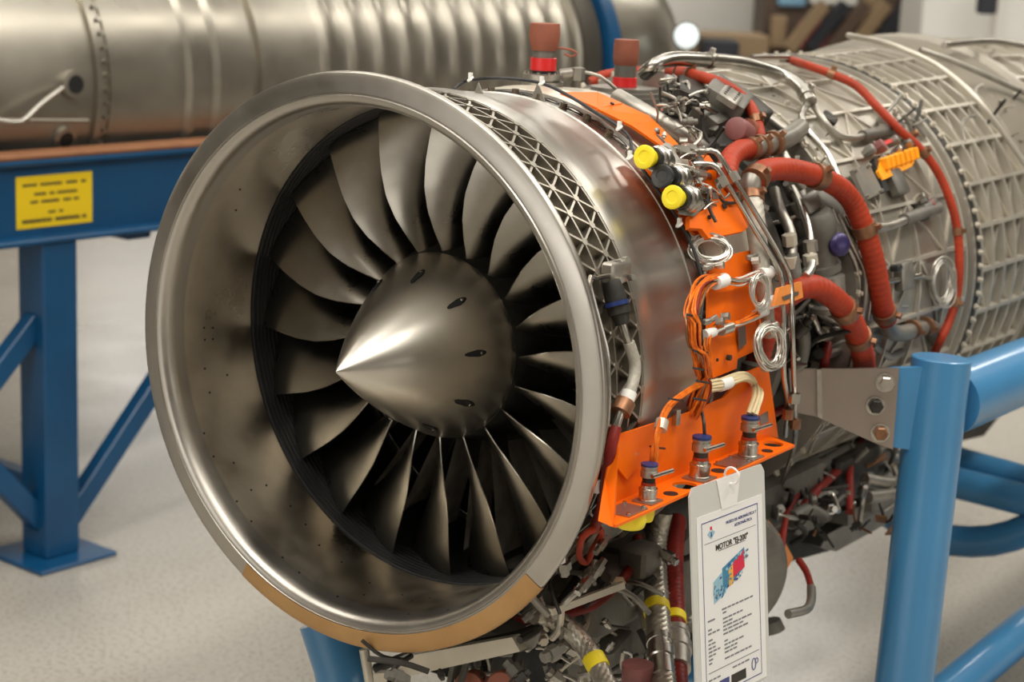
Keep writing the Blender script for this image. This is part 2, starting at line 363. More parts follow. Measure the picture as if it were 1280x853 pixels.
# seam + polished case
ep('fan_case', MB().ringlathe([(.158, .374), (.158, .3905), (.196, .3905), (.199, .3885), (.33, .3770), (.340, .3768), (.341, .3785), (.344, .3785), (.3455, .3735), (.392, .3735), (.394, .3800), (.398, .3800), (.400, .3770), (.44, .3775), (.44, .36)], n=240), 'polished', 'mirror polished fan case band')
for k in range(52):
    a = 91.6 + (k-26)*6.9
    if -5 > a > -170 and False: continue
    p = cyl(.3705, .3735, a); q = Vector((p.x, 0, p.z)).normalized(); s = MB().lathe([(0, .0068), (.003, .0068), (.0032, .0056), (.0095, .0056), (.0097, .0035), (.006, .0030), (.006, 0)], p, q, 12)
    s.build('flange_screw', M['screw_bronze'], E, 40)
    t = cyl(0, 1, a+90) ; t = Vector((q.z, 0, -q.x)); e = p + q*.004
    w1 = MB().tube([e, e + t*.012 + Vector((0, .010, 0)), e + t*.03 + Vector((0, .012, 0)) - q*.004, cyl(.3705, .3775, a-5.7)], .0009, 5, .006); 
    w1.build('lock_wire', M['dark_metal'], E, 40)
ep('fairing_band', MB().ringlathe([(.400, .3775), (.402, .3805), (.452, .3835), (.456, .38), (.56, .376), (.56, .35)], 40, 158, n=110), 'cream', 'cream coloured fairing behind the screw flange')
# core
ep('core_case', MB().ringlathe([(.44, .36), (.46, .33), (.47, .30), (.85, .30), (.88, .33), (.90, .36)], n=90), 'dark_metal')
ep('core_case', MB().ringlathe([(.50, .33), (.52, .345), (.54, .345), (.56, .33)], n=90), 'cast_grey')
ep('core_case', MB().ringlathe([(.70, .30), (.71, .335), (.735, .335), (.745, .30)], n=90), 'cast_grey')
# bypass casing with raised grid
ep('bypass_casing', MB().ringlathe([(.86, .33), (.865, .392), (.873, .392), (.875, .382), (1.375, .390), (1.378, .404), (1.392, .404), (1.395, .404), (1.41, .404), (1.413, .390), (1.72, .397), (1.723, .415), (1.735, .415), (1.737, .408), (1.80, .425), (1.88, .432), (1.93, .425), (1.935, .44), (1.95, .44), (1.953, .42), (2.6, .40), (2.62, .30)], n=160), 'titan', 'pale titanium bypass casing')
ep('casing_collar', MB().ringlathe([(1.738, .4085), (1.80, .427), (1.88, .434), (1.929, .427)], n=120), 'collar_tan', 'tan smooth collar')
g = MB()
def grid(g, ys, step, r0, r1, wd, hh, diag, off=0, y0c=None, slope=0):
    for yy in ys: rr = r0+(r1-r0)*(yy-ys[0])/(ys[-1]-ys[0]); g.ringlathe([(yy-wd/2, rr-.004), (yy-wd/2, rr+hh), (yy+wd/2, rr+hh), (yy+wd/2, rr-.004)], n=120, closed=True)
    k = off
    while k < 360+off-.01:
        if diag != 2: bar(g, (ys[0], r0+hh, k), (ys[-1], r1+hh, k), wd, r0+hh, r0-.004)
        if diag:
            for i in range(len(ys)-1):
                ra = r0+(r1-r0)*(ys[i]-ys[0])/(ys[-1]-ys[0])
                d = step if i % 2 == 0 else -step
                q = k if i % 2 == 0 else k + step
                bar(g, (ys[i], ra+hh, q), (ys[i+1], ra+hh, q+d), wd*.8, ra+hh, ra-.006)
        k += step
grid(g, [.90, 1.02, 1.14, 1.26, 1.36], 15, .382, .390, .0065, .008, 1, 4)
ep('casing_grid', g, 'titan_rib', 'raised diamond ribs')
g = MB(); grid(g, [1.42, 1.479, 1.538, 1.597, 1.656, 1.715], 12, .390, .397, .008, .016, 0, 9); grid(g, [1.42, 1.479, 1.538, 1.597, 1.656, 1.715], 12, .390, .397, .006, .010, 1, 9)
ep('casing_grid', g, 'titan_rib', 'raised square ribs')
g = MB(); grid(g, [1.96, 2.1, 2.24, 2.38, 2.5], 12, .421, .41, .008, .008, 0, 3)
ep('casing_grid', g, 'titan_rib')
ep('flange_strip', MB().ringlathe([(1.394, .4035), (1.394, .4055), (1.411, .4055), (1.411, .4035)], n=120), 'dark_metal', 'dark bolted strip')
for yy, rr, N in ((1.4025, .4055, 96), (.869, .392, 72)):
    proto = None
    for k in range(N):
        a = 3 + k*360/N
        if not (60 < a < 235): continue
        if proto is None:
            p = cyl(yy, rr, 0); proto = MB().lathe([(-.001, .0062), (.004, .0062), (.0045, .0042), (.009, .0040)], p, Vector((p.x, 0, p.z)), 8).build('flange_bolt', M['cream'], E, 40); c = proto
        else: c = proto.copy(); col.objects.link(c)
        c.rotation_euler = (0, math.radians(a), 0)
ep('exhaust_casing', MB().ringlathe([(2.6, .40), (2.62, .36), (3.1, .33), (3.12, .28), (2.6, .28)], n=80), 'cast_grey')

# ------------------------------------------------------------------ pipes and hoses: pixel polylines laid on the engine's own radii
def P3(pts): return [onR(x, y, r) for x, y, r in pts]
def pipe(pts, rad, m='steel', name='pipe', label=None, parent=None, step=.012, n=10, ring=0, rstep=.006, raw=False):
    if name == 'braided_hose': return ep(name, MB().tube(pts if raw else P3(pts), rad, 32, .0028, 0, 0, True, True), m, label, parent, 30)
    return ep(name, MB().tube(pts if raw else P3(pts), rad, n, step, ring, rstep), m, label, parent, 60)
def clampring(p, d, rad, m='copper_clamp', w_=.012, name='clamp', parent=None, label=None):
    d = Vector(d).normalized(); mb = MB().lathe([(-w_/2, rad*1.02), (-w_/2, rad*1.16), (-w_*.2, rad*1.2), (w_*.2, rad*1.2), (w_/2, rad*1.16), (w_/2, rad*1.02)], p, d, 20)
    x, y, z = frame(d); q = Vector((p.x, 0, p.z)).normalized(); q = (q - z*q.dot(z)).normalized(); mb.box(p + q*rad*1.35, (.008, .008, .010), z, z.cross(q), q)
    return ep(name, mb, m, label, parent)
def hose(pts, rad, m='red_hose', name='air_hose', clamps=(), ring=.026, label=None, raw=False, n=16, rstep=.010):
    Q = pts if raw else P3(pts); h = pipe(Q, rad, m, name, label, ring=ring, raw=True, n=n, rstep=rstep); S = spline(Q, .01); rad = rad(0) if callable(rad) else rad
    for t, w_ in clamps:
        i = min(max(1, int(t*(len(S)-1))), len(S)-2); clampring(S[i], S[i+1]-S[i-1], rad, w_=w_, parent=h)
    return h
HA = hose([(942,226,.425),(955,214,.43),(985,212,.435),(1030,224,.435),(1060,245,.43),(1078,280,.425),(1092,325,.42),(1102,375,.415),(1108,400,.41)], .0185, clamps=((.02,.02),(.36,.024),(.66,.02),(.97,.02)), label='large red hose arching over the core')
HA2 = hose([(940,186,.42),(925,188,.425),(912,200,.425),(909,222,.42),(912,238,.41)], .0165, clamps=((.03,.018),), label='short red hose elbow')
HB = hose([(922,540,.345),(938,490,.35),(950,440,.355),(964,398,.365),(985,370,.385),(1014,358,.41),(1044,374,.425),(1066,404,.425),(1078,440,.415),(1080,470,.405),(1076,500,.395)], .0195, clamps=((.56,.024),(.68,.02)), label='red hose arching behind the orange harness panel')
hose([(985,74,.40),(1010,82,.41),(1040,93,.415),(1070,107,.42),(1095,132,.42),(1125,163,.42),(1150,186,.42),(1172,215,.42),(1188,252,.42),(1197,290,.42),(1199,335,.42),(1196,370,.42),(1187,400,.42),(1176,425,.42),(1166,445,.41)], .0082, clamps=((.26,.014),(.54,.016),(.72,.014),(.87,.02)), label='thin red hose running round the casing')
hose([onY(738,104,.86),onY(755,95,.88),onY(790,91,.90),onY(830,88,.90)] + P3([(870,95,.425),(905,107,.44),(930,125,.435),(943,145,.43),(950,172,.42)]), .0105, raw=True, clamps=((.1,.02),(.62,.012),(.95,.014)), label='red hose crossing the engine top')
HC = hose([(938,240,.41),(943,270,.41),(948,310,.405),(955,360,.40),(962,420,.39)], lambda t: .0165-.007*t, 'braid_white', 'braided_hose', clamps=((.04,.02),), ring=0, label='white braided sleeve hose')
hose([(826,640,.37),(819,675,.385),(819,720,.39),(823,775,.385),(828,830,.38),(832,880,.36)], .0185, 'braid_steel', 'braided_hose', ring=0, label='steel braided hose hanging left of the card')
hose([(846,650,.34),(843,690,.35),(843,740,.35),(845,790,.35),(848,870,.34)], .0155, 'dark_red', 'rubber_hose', ring=.02, label='dark red hose beside the braided hose')
hose([(668,768,.35),(690,772,.37),(715,790,.38),(735,813,.38),(755,850,.375),(772,890,.36)], .0145, 'braid_steel', 'braided_hose', ring=0, label='curved steel braided hose low under the inlet')
hose([(797,672,.39),(792,700,.39),(775,728,.385),(745,755,.38),(715,766,.375),(690,772,.36)], .0075, 'dark_red', 'rubber_hose', ring=0, label='thin dark red tube curving under the shelf')
hose([(770,535,.405),(764,560,.41),(758,600,.412),(752,635,.41),(742,662,.40)], .0078, 'dark_red', 'rubber_hose', ring=0, label='red tube beside the shelf bracket')
pipe([(742,662,.41),(728,672,.41),(724,695,.40),(733,703,.40),(742,685,.40),(752,668,.40),(748,660,.40)], .005, 'red_hose', 'loop_handle', 'red loop handle')
hose([(960,520,.34),(1000,508,.33),(1040,540,.35),(1060,570,.36),(1062,600,.35),(1062,640,.33)], .0075, 'dark_red', 'rubber_hose', ring=0)
hose([(1000,640,.33),(1020,615,.35),(1045,590,.36),(1075,560,.36),(1083,530,.35)], .009, 'dark_red', 'rubber_hose', ring=0)
hose([(1052,540,.37),(1058,556,.375),(1070,572,.375)], .0075, 'red_hose', 'rubber_hose', ring=0)
hose([(1036,430,.36),(1030,460,.37),(1035,500,.37)], .0085, 'dark_red', 'rubber_hose', ring=0)
hose([(1130,460,.33),(1120,480,.34),(1122,510,.35)], .012, 'dark_red', 'rubber_hose', ring=.02)
hose([(1010,600,.34),(985,640,.35),(975,700,.34)], .006, 'dark_red', 'rubber_hose', ring=0)
hose([(998,700,.20),(1008,715,.20),(1014,735,.19)], .006, 'dark_red', 'rubber_hose', ring=0)
pipe([(1014,735,.19),(1014,750,.18),(1008,762,.18),(985,768,.17)], .008, 'steel_dull', 'elbow_fitting')
# yellow tape bands
def bandat(p, d, rad, w_, m='yellow_tape', name='marker_tape', label='yellow marker tape'): return ep(name, MB().lathe([(-w_/2, rad), (-w_/2, rad*1.06), (w_/2, rad*1.06), (w_/2, rad)], p, d, 20), m, label)
bandat(onR(821,762,.386), onR(822,790,.385)-onR(820,730,.389), .0198, .018)
bandat(onR(844,775,.35), onR(845,790,.35)-onR(843,740,.35), .0168, .018)
bandat(onR(745,829,.378), onR(755,850,.375)-onR(735,813,.38), .0160, .022)
for a_, b_2, r_, m_ in (((824,800),(829,850),.382,'steel'),((846,790),(847,840),.35,'steel_dull')):
    p, q = onR(*a_, r_), onR(*b_2, r_); ep('hose_coupling', MB().lathe([(0, .0205), (.012, .0205), (.013, .0190), (.03, .0190), (.031, .023), (.05, .023), (.052, .0205), (.09, .0205)], p, q-p, 6 if m_ == 'x' else 20), m_)
# silver pipes
W = pipe([(806,92,.41),(818,82,.43),(840,74,.44),(880,75,.44),(930,80,.43),(975,93,.42),(1000,108,.42),(1013,128,.415)], .0125, 'steel', 'bleed_pipe', 'thick bright bleed pipe on the engine top', n=16)
S = spline(P3([(806,92,.41),(818,82,.43),(840,74,.44),(880,75,.44),(930,80,.43),(975,93,.42),(1000,108,.42),(1013,128,.415)]), .01)
for t in (.4, .97): i = int(t*(len(S)-1)); i = min(i, len(S)-2); clampring(S[i], S[i+1]-S[i-1], .0125, 'steel', .016, parent=W)
pipe([(1008,132,.41),(1002,148,.405),(1012,168,.40),(1032,190,.40),(1045,215,.40),(1060,245,.40),(1075,275,.40)], .0068, 'steel', 'pipe', n=10)
pipe([(1018,132,.41),(1030,152,.405),(1045,168,.40),(1065,173,.40),(1080,170,.40)], .0068, 'steel_dull', 'pipe')
ep('pipe_sleeve', MB().tube([onR(1078,170,.40), onR(1125,160,.402)], .0105, 14), 'cast_grey')
pipe([(940,72,.41),(965,71,.41),(985,71,.41)], .006, 'steel', 'pipe'); 
ep('union_nut', MB().lathe([(0, .011), (.025, .011), (.027, .008), (.05, .008)], onR(978,72,.405), Vector((.1, 1, 0)), 6), 'steel')
pipe([(1080,268,.405),(1090,282,.405),(1110,283,.405),(1150,268,.405)], .008, 'steel_dull', 'pipe'); ep('pipe_sleeve', MB().tube([onR(1130,275,.405), onR(1172,260,.405)], .0115, 14), 'cast_grey')
pipe([(968,172,.40),(985,205,.395),(1005,235,.39)], .009, 'titan_rib', 'pipe'); 
pipe([(940,130,.39),(985,165,.395),(1000,175,.395)], .0085, 'steel_dull', 'pipe')
# fittings between hoses
ep('elbow_fitting', MB().tube([onR(935,187,.42), onR(955,182,.42), onR(985,172,.41), onR(1000,160,.40)], .0165, 16), 'cast_light', 'pale metal fitting')
for x, y in ((950,184),(966,179)): clampring(onR(x,y,.42), onR(985,172,.41)-onR(935,187,.42), .0175, w_=.014)
ep('elbow_fitting', MB().tube([onR(1108,398,.41), onR(1112,412,.408), onR(1125,417,.405), onR(1155,410,.40), onR(1168,412,.40), onR(1172,428,.40)], .0145, 14), 'cast_light', 'pale pipe elbow at the hose end')
for x, y in ((1140,412),(1157,408)): clampring(onR(x,y,.403), onR(1155,410,.40)-onR(1125,417,.405), .015, w_=.012)
ep('elbow_fitting', MB().tube([onR(938,240,.41), onR(940,226,.42), onR(950,217,.428)], .019, 14), 'cast_light')
# two long control pipes
for pts in ([(868,205,.415),(885,205,.43),(896,210,.435),(915,240,.43),(945,290,.425),(970,330,.425),(978,355,.425),(980,420,.43),(980,470,.43),(985,505,.425),(982,545,.42)],
            [(865,189,.41),(882,189,.43),(895,190,.44),(912,215,.435),(945,268,.43),(975,320,.43),(988,350,.43),(990,400,.435),(992,460,.435),(994,520,.43),(992,560,.42),(975,612,.40)]):
    pipe(pts, .0042, 'steel', 'control_pipe', 'thin bright control pipe', n=8)
for x, y, r in ((903,228,.44),(917,222,.44),(993,498,.437),(985,518,.43),(994,530,.432)):
    ep('pipe_clip', MB().lathe([(-.008, .0065), (-.008, .009), (.008, .009), (.008, .0065)], onR(x, y, r), onR(x+12, y+22, r)-onR(x, y, r) if y < 300 else Vector((0, 0, 1)), 6), 'steel' if y < 510 else 'copper_clamp')
# sense line along the rear of the lip
P = [cyl(.056, .397, a) for a in (168, 172, 178, 184, 190, 196, 202, 208, 214, 220)]
ep('sense_line', MB().tube([onR(768,344,.400), onR(745,348,.402), onR(737,354,.400)] + P, .0032, 8), 'steel', 'thin bright line behind the lip')
for a in (196, 214): ep('line_clip', MB().box(cyl(.056, .400, a), (.012, .012, .016)), 'tie_white')
# lattice connector
d = onR(775,398,.405)-onR(763,350,.405)
ep('connector_body', MB().lathe([(0, .011), (.012, .014), (.03, .014), (.031, .016), (.045, .016), (.046, .0125), (.06, .010)], onR(765,352,.404), d, 16), 'dark_metal', 'dark round plug on the lattice ring')
ep('connector_ring', MB().lathe([(0, .0168), (.006, .0168)], onR(770,377,.404), d, 20), 'blue_ring', 'blue ring')
ep('connector_block', MB().box(onR(770,340,.398), (.05, .03, .02), (0, 1, 0), (0, 0, 1), (1, 0, 0), bev=.003), 'steel_dull')
for x, y in ((768,329),(779,325),(771,351),(786,347)): ep('socket_screw', MB().lathe([(0, .0045), (.010, .0045)], onR(x, y, .402), (1, -.3, .2), 8), 'steel_dull')
pipe([(776,398,.403),(781,415,.403),(786,430,.403)], .0058, 'steel', 'hose_stem')
hose([(786,428,.403),(793,452,.404),(793,470,.405),(786,495,.405)], .0078, 'braid_white', 'braided_hose', ring=0, label='pale hose over the lattice ring')
ep('collar', MB().tube([onR(787,490,.405), onR(783,501,.405)], .0105, 14), 'tie_white'); ep('clamp', MB().tube([onR(782,502,.405), onR(775,516,.405)], .0145, 14), 'copper_clamp', 'brown pipe clamp')
pipe([(777,512,.405),(771,530,.405),(769,540,.405)], .0062, 'steel', 'hose_stem')

# ------------------------------------------------------------------ orange brackets
def plate(pix, r, th=.004, m='orange', name='orange_bracket', label=None, nrm=None, parent=None):
    P = [onR(x, y, r) if not isinstance(r, (list, tuple)) else onR(x, y, r[i]) for i, (x, y) in enumerate(pix)]
    c = sum(P, Vector())/len(P); return ep(name, MB().slab(P, nrm or Vector((c.x, 0, c.z)), th), m, label, parent, 0)
def hole(px, py, r, rad=.0035, parent=None, m='black', d=None):
    p = onR(px, py, r); q = d or Vector((p.x, 0, p.z)); return ep('bolt_hole' if m == 'black' else 'bolt', MB().lathe([(0, rad), (.002 if m == 'black' else .006, rad)], p, q, 10), m, parent=parent)
# strip on the top, curved
def strip(y0, y1, r, a0, a1, n, name, m, label):
    return ep(name, MB().ringlathe([(y0, r-.003), (y0, r), (y1, r), (y1, r-.003)], a0, a1, n, True), m, label)
st = plate([(701,115),(747,115),(778,129),(747,135)], .402, label='orange strap over the engine top')
plate([(747,115),(812,145),(848,180),(842,187),(832,186),(790,157),(747,136)], .4025)
hole(765, 130, .403); hole(822, 166, .403)
plate([(790,190),(800,186),(812,192),(880,278),(872,296),(858,283),(826,240)], .395, label='orange mounting plate behind the yellow caps')
plate([(862,195),(886,194),(902,216),(912,248),(890,250),(868,225)], .398)
bx = plate([(862,270),(882,262),(903,232),(913,240),(925,262),(935,284),(930,289),(886,298),(877,286),(862,285)], .412, .008, label='orange box bracket below the caps'); hole(886, 272, .414, parent=bx); hole(905, 258, .414, .005, parent=bx)
hp = plate([(886,325),(938,313),(941,317),(946,438),(922,449),(921,461),(891,473),(885,420)], .392, label='orange harness panel')
hole(909, 447, .394, .0045, m='dark_metal', parent=hp); hole(896, 450, .394, .0025, parent=hp)
plate([(940,313),(950,322),(953,430),(946,438)], [.392, .375, .375, .392], .003)
plate([(922,405),(932,403),(933,430),(924,438)], .3935, .0008, 'plate_steel', 'metal_label', 'bare metal label')
plate([(968,383),(974,360),(1002,352),(1004,372),(984,380)], .432, .006, 'orange_faded', 'tag_bracket', 'faded orange tag bracket')
plate([(978,371),(998,364),(999,368),(980,376)], .4335, .0008, 'plate_steel', 'metal_label')
# shelf: back wall and shelf with holes
XS, XB = .452, .399
zs = -.1365
def sx(px, py): return onX(px, py, XS)
y0, y1 = onX(766,656,XS).y, onX(986,560,XS).y
bk = [onX(767,546,XB), onX(862,516,XB), onX(876,511,XB), onX(905,498,XB), onX(932,466,XB), onX(960,456,XB), onX(973,548,XB)]
bw = MB().slab([Vector((XB, .072, zs)), Vector((XB, .552, zs))] + bk[::-1], (1, 0, 0), .004)
bk_o = ep('orange_bracket', bw, 'orange', 'tall orange back wall of the connector shelf', smooth=0)
# shelf plate with real round openings, as strips round each opening
def holed_plate(y0, y1, x0, x1, z, th, holes):
    mb = MB(); edges = sorted(set([y0, y1] + [h[0]-h[2]*1.15 for h in holes] + [h[0]+h[2]*1.15 for h in holes]))
    for a, b_ in zip(edges[:-1], edges[1:]):
        hh = [h for h in holes if abs((a+b_)/2-h[0]) < h[2]*1.1]
        if not hh: mb.box(((x0+x1)/2, (a+b_)/2, z-th/2), (x1-x0, b_-a, th)); continue
        hy, hx, hr = hh[0]; N = 24; out = []; inn = []
        for k in range(N):
            t = 2*PI*k/N + PI/N; c_, s_ = math.cos(t), math.sin(t); inn.append((hx+hr*c_, hy+hr*s_))
            sc_ = min((x1-hx)/c_ if c_ > 1e-6 else 9, (x0-hx)/c_ if c_ < -1e-6 else 9, (b_-hy)/s_ if s_ > 1e-6 else 9, (a-hy)/s_ if s_ < -1e-6 else 9); out.append((hx+sc_*c_, hy+sc_*s_))
        v = [(x, y, z) for x, y in out] + [(x, y, z) for x, y in inn] + [(x, y, z-th) for x, y in out] + [(x, y, z-th) for x, y in inn]; f = []
        for k in range(N): j = (k+1) % N; f += [(k, j, N+j, N+k), (2*N+k, 3*N+k, 3*N+j, 2*N+j), (N+k, N+j, 3*N+j, 3*N+k), (k, 2*N+k, 2*N+j, j)]
        for cx, cy in ((x1, b_), (x0, b_), (x0, a), (x1, a)):
            k = min(range(N), key=lambda i: (out[i][0]-cx)**2+(out[i][1]-cy)**2)
            k2 = min([(k+1) % N, (k-1) % N], key=lambda i: (out[i][0]-cx)**2+(out[i][1]-cy)**2)
            v2 = [(out[k][0], out[k][1], z), (cx, cy, z), (out[k2][0], out[k2][1], z)]; mb.add(v2 + [(p[0], p[1], z-th) for p in v2], [(0, 1, 2), (3, 5, 4), (0, 3, 4, 1), (1, 4, 5, 2)])
        mb.add(v, f)
    return mb
xc = (XS+XB)/2+.002
holes = [(.221, .431, .0180), (.511, .424, .0160)]
hs = [Vector((.430, q, zs)) for q in (.118, 0, .265, .415)]
shb = holed_plate(.072, .530, XB-.004, XS, zs, .004, holes)
shb.slab([Vector((XB-.004, .072, zs)), Vector((XS, .072, zs)), Vector((XS, .0, zs)), Vector((.440, .0, zs))], (0, 0, 1), .004).slab([Vector((XS, .530, zs)), Vector((XB-.004, .530, zs)), Vector((XB-.004, .552, zs))], (0, 0, 1), .004)
sh = ep('connector_shelf', shb, 'orange', 'orange shelf carrying three round connectors', smooth=0)
for xx, yy, rr in ((.436, .172, .0105), (.432, .320, .0115), (.436, .468, .009)): ep('opening', MB().lathe([(0, rr), (.0006, rr)], (xx, yy, zs), (0, 0, 1), 20), 'black', parent=sh)
for yy in (.062, .367):
    ep('blank_plate', MB().box((.430, yy, zs+.0015), (.038, .050, .002)), 'plate_steel', 'bare metal blanking plate', parent=sh)
    for dx in (-.015, .015):
        for dy in (-.02, .02): ep('shelf_screw', MB().lathe([(0, .003), (.003, .003)], (.430+dx, yy+dy, zs+.0025), (0, 0, 1), 8), 'steel', parent=sh)
ep('side_bracket', MB().slab([onX(764,546,XB+.006), onX(790,552,XB+.006), onX(800,580,XB+.006), onX(784,600,XB+.006), onX(764,575,XB+.006)], (1, 0, 0), .004), 'orange', smooth=0)
ep('side_bracket', MB().slab([onX(767,546,XB+.002), onX(773,560,XB+.014), onX(770,640,XB+.035), onX(766,659,XS), onX(749,652,XS-.006), onX(757,600,XB+.012)], (1, -.5, 0), .003), 'orange', smooth=0)
for x, y in ((790,567),(759,633),(780,560)): hole(x, y, .40, .005, m='steel', d=Vector((1, -.4, 0)))
ep('metal_label', MB().slab([onX(950,520,XB+.001), onX(960,514,XB+.001), onX(961,527,XB+.001), onX(951,532,XB+.001)], (1, 0, 0), .0008), 'plate_steel')
ep('edge_clip', MB().box(onX(845,522,XB+.003), (.008, .012, .022)), 'steel')
# three connectors standing on the shelf
def connector(p, s=1., tilt=(0, 0, 1)):
    d = Vector(tilt); p = Vector(p); K = lambda pr: [(h*s, r) for h, r in pr]
    c = ep('round_connector', MB().lathe(K([(.002, .019*s), (.006, .019*s), (.007, .0175*s), (.022, .0175*s), (.023, .0185*s), (.027, .0185*s), (.028, .015*s), (.034, .0145*s)]), p, d, 24), 'steel', 'round silver connector')
    ep('mount_flange', MB().box(Vector(p)+d*.0012, (.044*s, .044*s, .003)), 'steel_dull', parent=c)
    ep('connector_core', MB().lathe(K([(.03, .0125*s), (.058, .0125*s)]), p, d, 16), 'dark_metal', parent=c)
    ep('connector_wires', MB().lathe(K([(.03, .0105*s), (.031, .0135*s), (.038, .0138*s), (.040, .011*s)]), p, d, 16), 'red_hose', parent=c)
    ep('back_shell', MB().lathe(K([(.048, .013*s), (.05, .0165*s), (.062, .0165*s), (.063, .0145*s), (.067, .0145*s), (.068, .0165*s), (.071, .0165*s)]), p, d, 24), 'steel_dull', parent=c)
    ep('blue_collar', MB().lathe(K([(.071, .0150*s), (.0715, .0166*s), (.0755, .0166*s), (.076, .012*s)]), p, d, 24), 'blue_ring', 'blue collar ring', parent=c)
    ep('clamp_bolt', MB().tube([Vector(p)+Vector((.012, -.012, .056*s)), Vector(p)+Vector((.02, .03, .058*s))], .003, 8), 'steel', parent=c)
    return c
connector(hs[0], .72); connector(hs[2], .84); connector(hs[3], .84)
# yellow caps hanging below the shelf
for (px, py), s in (((788,655), 1.), ((806,648), .6)):
    p = onX(px, py, xc); p.z = zs - .004; ep('dust_cap', MB().lathe([(0, .022*s), (.014, .022*s), (.022, .0195*s), (.024, .017*s)], p, (0, 0, -1), 24), 'yellow', 'yellow dust cap under the shelf')

# ------------------------------------------------------------------ couplings with yellow and black caps
dc = Vector((-.02, -.98, .16)).normalized()
for (px, py), m, lb in (((815,198), 'yellow', 'yellow protective cap, upper'), ((837,222), 'black_plastic', 'black protective cap'), ((850,248), 'yellow', 'yellow protective cap, lower')):
    p = onR(px, py, .425)
    ep('coupling_body', MB().lathe([(-.048, .012), (-.03, .014), (-.028, .021), (-.018, .021), (-.016, .019), (-.010, .019), (-.008, .015), (.0, .015)], p, dc, 24), 'steel', 'silver coupling flange')
    ep('seal_ring', MB().lathe([(-.007, .0155), (-.0068, .0165), (.002, .0165), (.0025, .012)], p, dc, 20), 'black_plastic')
    ep('protective_cap', MB().lathe([(.0, .0095), (.004, .0125), (.016, .0130), (.018, .0172), (.0225, .0176), (.0235, .0162), (.0235, .0095), (.0225, .0085), (.0225, 0)], p, dc, 24), m, lb)
ep('coupling_block', MB().slab([onR(x, y, .418) for x, y in ((822,185),(832,178),(862,228),(860,242),(845,246),(825,222))], dc, .014), 'cast_light', smooth=0)
ep('coupling_block', MB().slab([onR(x, y, .418) for x, y in ((845,236),(866,236),(876,256),(862,270),(848,268))], dc, .014), 'cast_light', smooth=0)
for x, y, w_ in ((851,190,.022),(862,186,.018),(858,213,.018),(873,219,.02),(880,208,.014),(881,240,.018),(890,246,.014),(873,252,.016),(884,256,.014),(868,200,.012)):
    p = onR(x, y, .41); ep('union_nut', MB().lathe([(-w_*.6, w_*.5), (w_*.6, w_*.5)], p, dc, 6), random.choice(['steel', 'steel_dull', 'cast_light']))
    ep('union_stub', MB().lathe([(-w_*1.6, w_*.3), (w_*1.2, w_*.3)], p, dc, 10), random.choice(['steel', 'copper_clamp']))
for a_, b_2 in (((845,205),(872,215)),((872,228),(900,242)),((880,262),(898,252)),((850,198),(870,192))): pipe([(a_[0],a_[1],.42),((a_[0]+b_2[0])/2,(a_[1]+b_2[1])/2-3,.425),(b_2[0],b_2[1],.42)], .0012, 'wire_silver', 'lock_wire', n=6)

# ------------------------------------------------------------------ black cable with white ties
pipe([(568,112,.37),(580,102,.392),(612,98,.403),(645,99,.408),(680,105,.408),(715,122,.406),(748,143,.404),(775,160,.403),(788,174,.402),(790,188,.400),(805,214,.398),(828,246,.396),(852,281,.396),(866,310,.396),(876,340,.398),(880,360,.40),(876,400,.405),(878,440,.405)], .0026, 'cable_black', 'signal_cable', 'thin black cable over the fan case', n=8)
for x, y, r in ((588,99,.398),(677,104,.412),(774,160,.406),(787,197,.402),(849,281,.400)):
    p = onR(x, y, r); ep('cable_tie', MB().torus(p, Vector((.3, .4, -.6)), .0045, .0018, 12, 6).box(p+Vector((0, 0, .004)), (.005, .005, .012)), 'tie_white', 'white cable tie')
for x in (598, 672): 
    p = onR(x, 103, .40); ep('cable_stand', MB().slab([p+Vector((-.012, 0, -.03)), p+Vector((.016, 0, -.03)), p], (0, -1, 0), .002), 'cast_light', smooth=0)

# ------------------------------------------------------------------ wiring harness
def bundle(pts, nw, spread, wr, m, name='wire', jit=.3, lab=None):
    base = P3(pts); S = spline(base, .02)
    for k in range(nw):
        a = 2*PI*k/nw + random.random(); ph_ = random.random()*6; out = []
        for i, p in enumerate(S):
            d = (S[min(i+1, len(S)-1)]-S[max(i-1, 0)]); x, y, z = frame(d); t = a + i*.22*jit
            s_ = spread*(.75+.35*math.sin(i*.7+ph_)); out.append(p + (x*math.cos(t)+y*math.sin(t))*s_)
        mm = m if isinstance(m, str) else random.choice(m)
        ep(name, MB().tube(out, wr, 6, .012), mm)
WO = ['wire_orange']*5 + ['copper_clamp', 'rubber_brown', 'wire_orange', 'dark_red']
bundle([(905,352,.402),(885,353,.41),(872,365,.415),(866,385,.417),(865,405,.417),(869,430,.417),(876,455,.415),(880,480,.41),(872,505,.405),(865,520,.40)], 15, .0105, .0019, WO, 'harness_wire')
bundle([(905,405,.40),(888,415,.405),(882,432,.41),(880,455,.41),(878,475,.408),(868,500,.402),(862,520,.395)], 9, .0075, .0018, WO, 'harness_wire')
bundle([(885,352,.407),(905,349,.409),(925,352,.409),(948,343,.408)], 9, .0055, .0018, ['wire_white', 'wire_orange', 'wire_silver', 'wire_white'], 'harness_wire')
bundle([(884,418,.405),(900,410,.408),(925,404,.409),(950,392,.408)], 9, .005, .0018, ['wire_orange', 'wire_white', 'wire_orange', 'wire_silver'], 'harness_wire')
bundle([(884,484,.405),(905,479,.408),(928,472,.41),(942,480,.405),(946,498,.425),(940,520,.435)], 11, .007, .0027, 'wire_cream', 'harness_wire')
bundle([(882,478,.41),(862,488,.412),(840,503,.412),(828,520,.418),(820,548,.428),(817,575,.434),(815,600,.436)], 3, .0035, .0033, 'wire_orange', 'harness_wire', .1)
pipe([(875,505,.40),(880,530,.43),(881,556,.436)], .0025, 'cable_black', 'signal_cable')
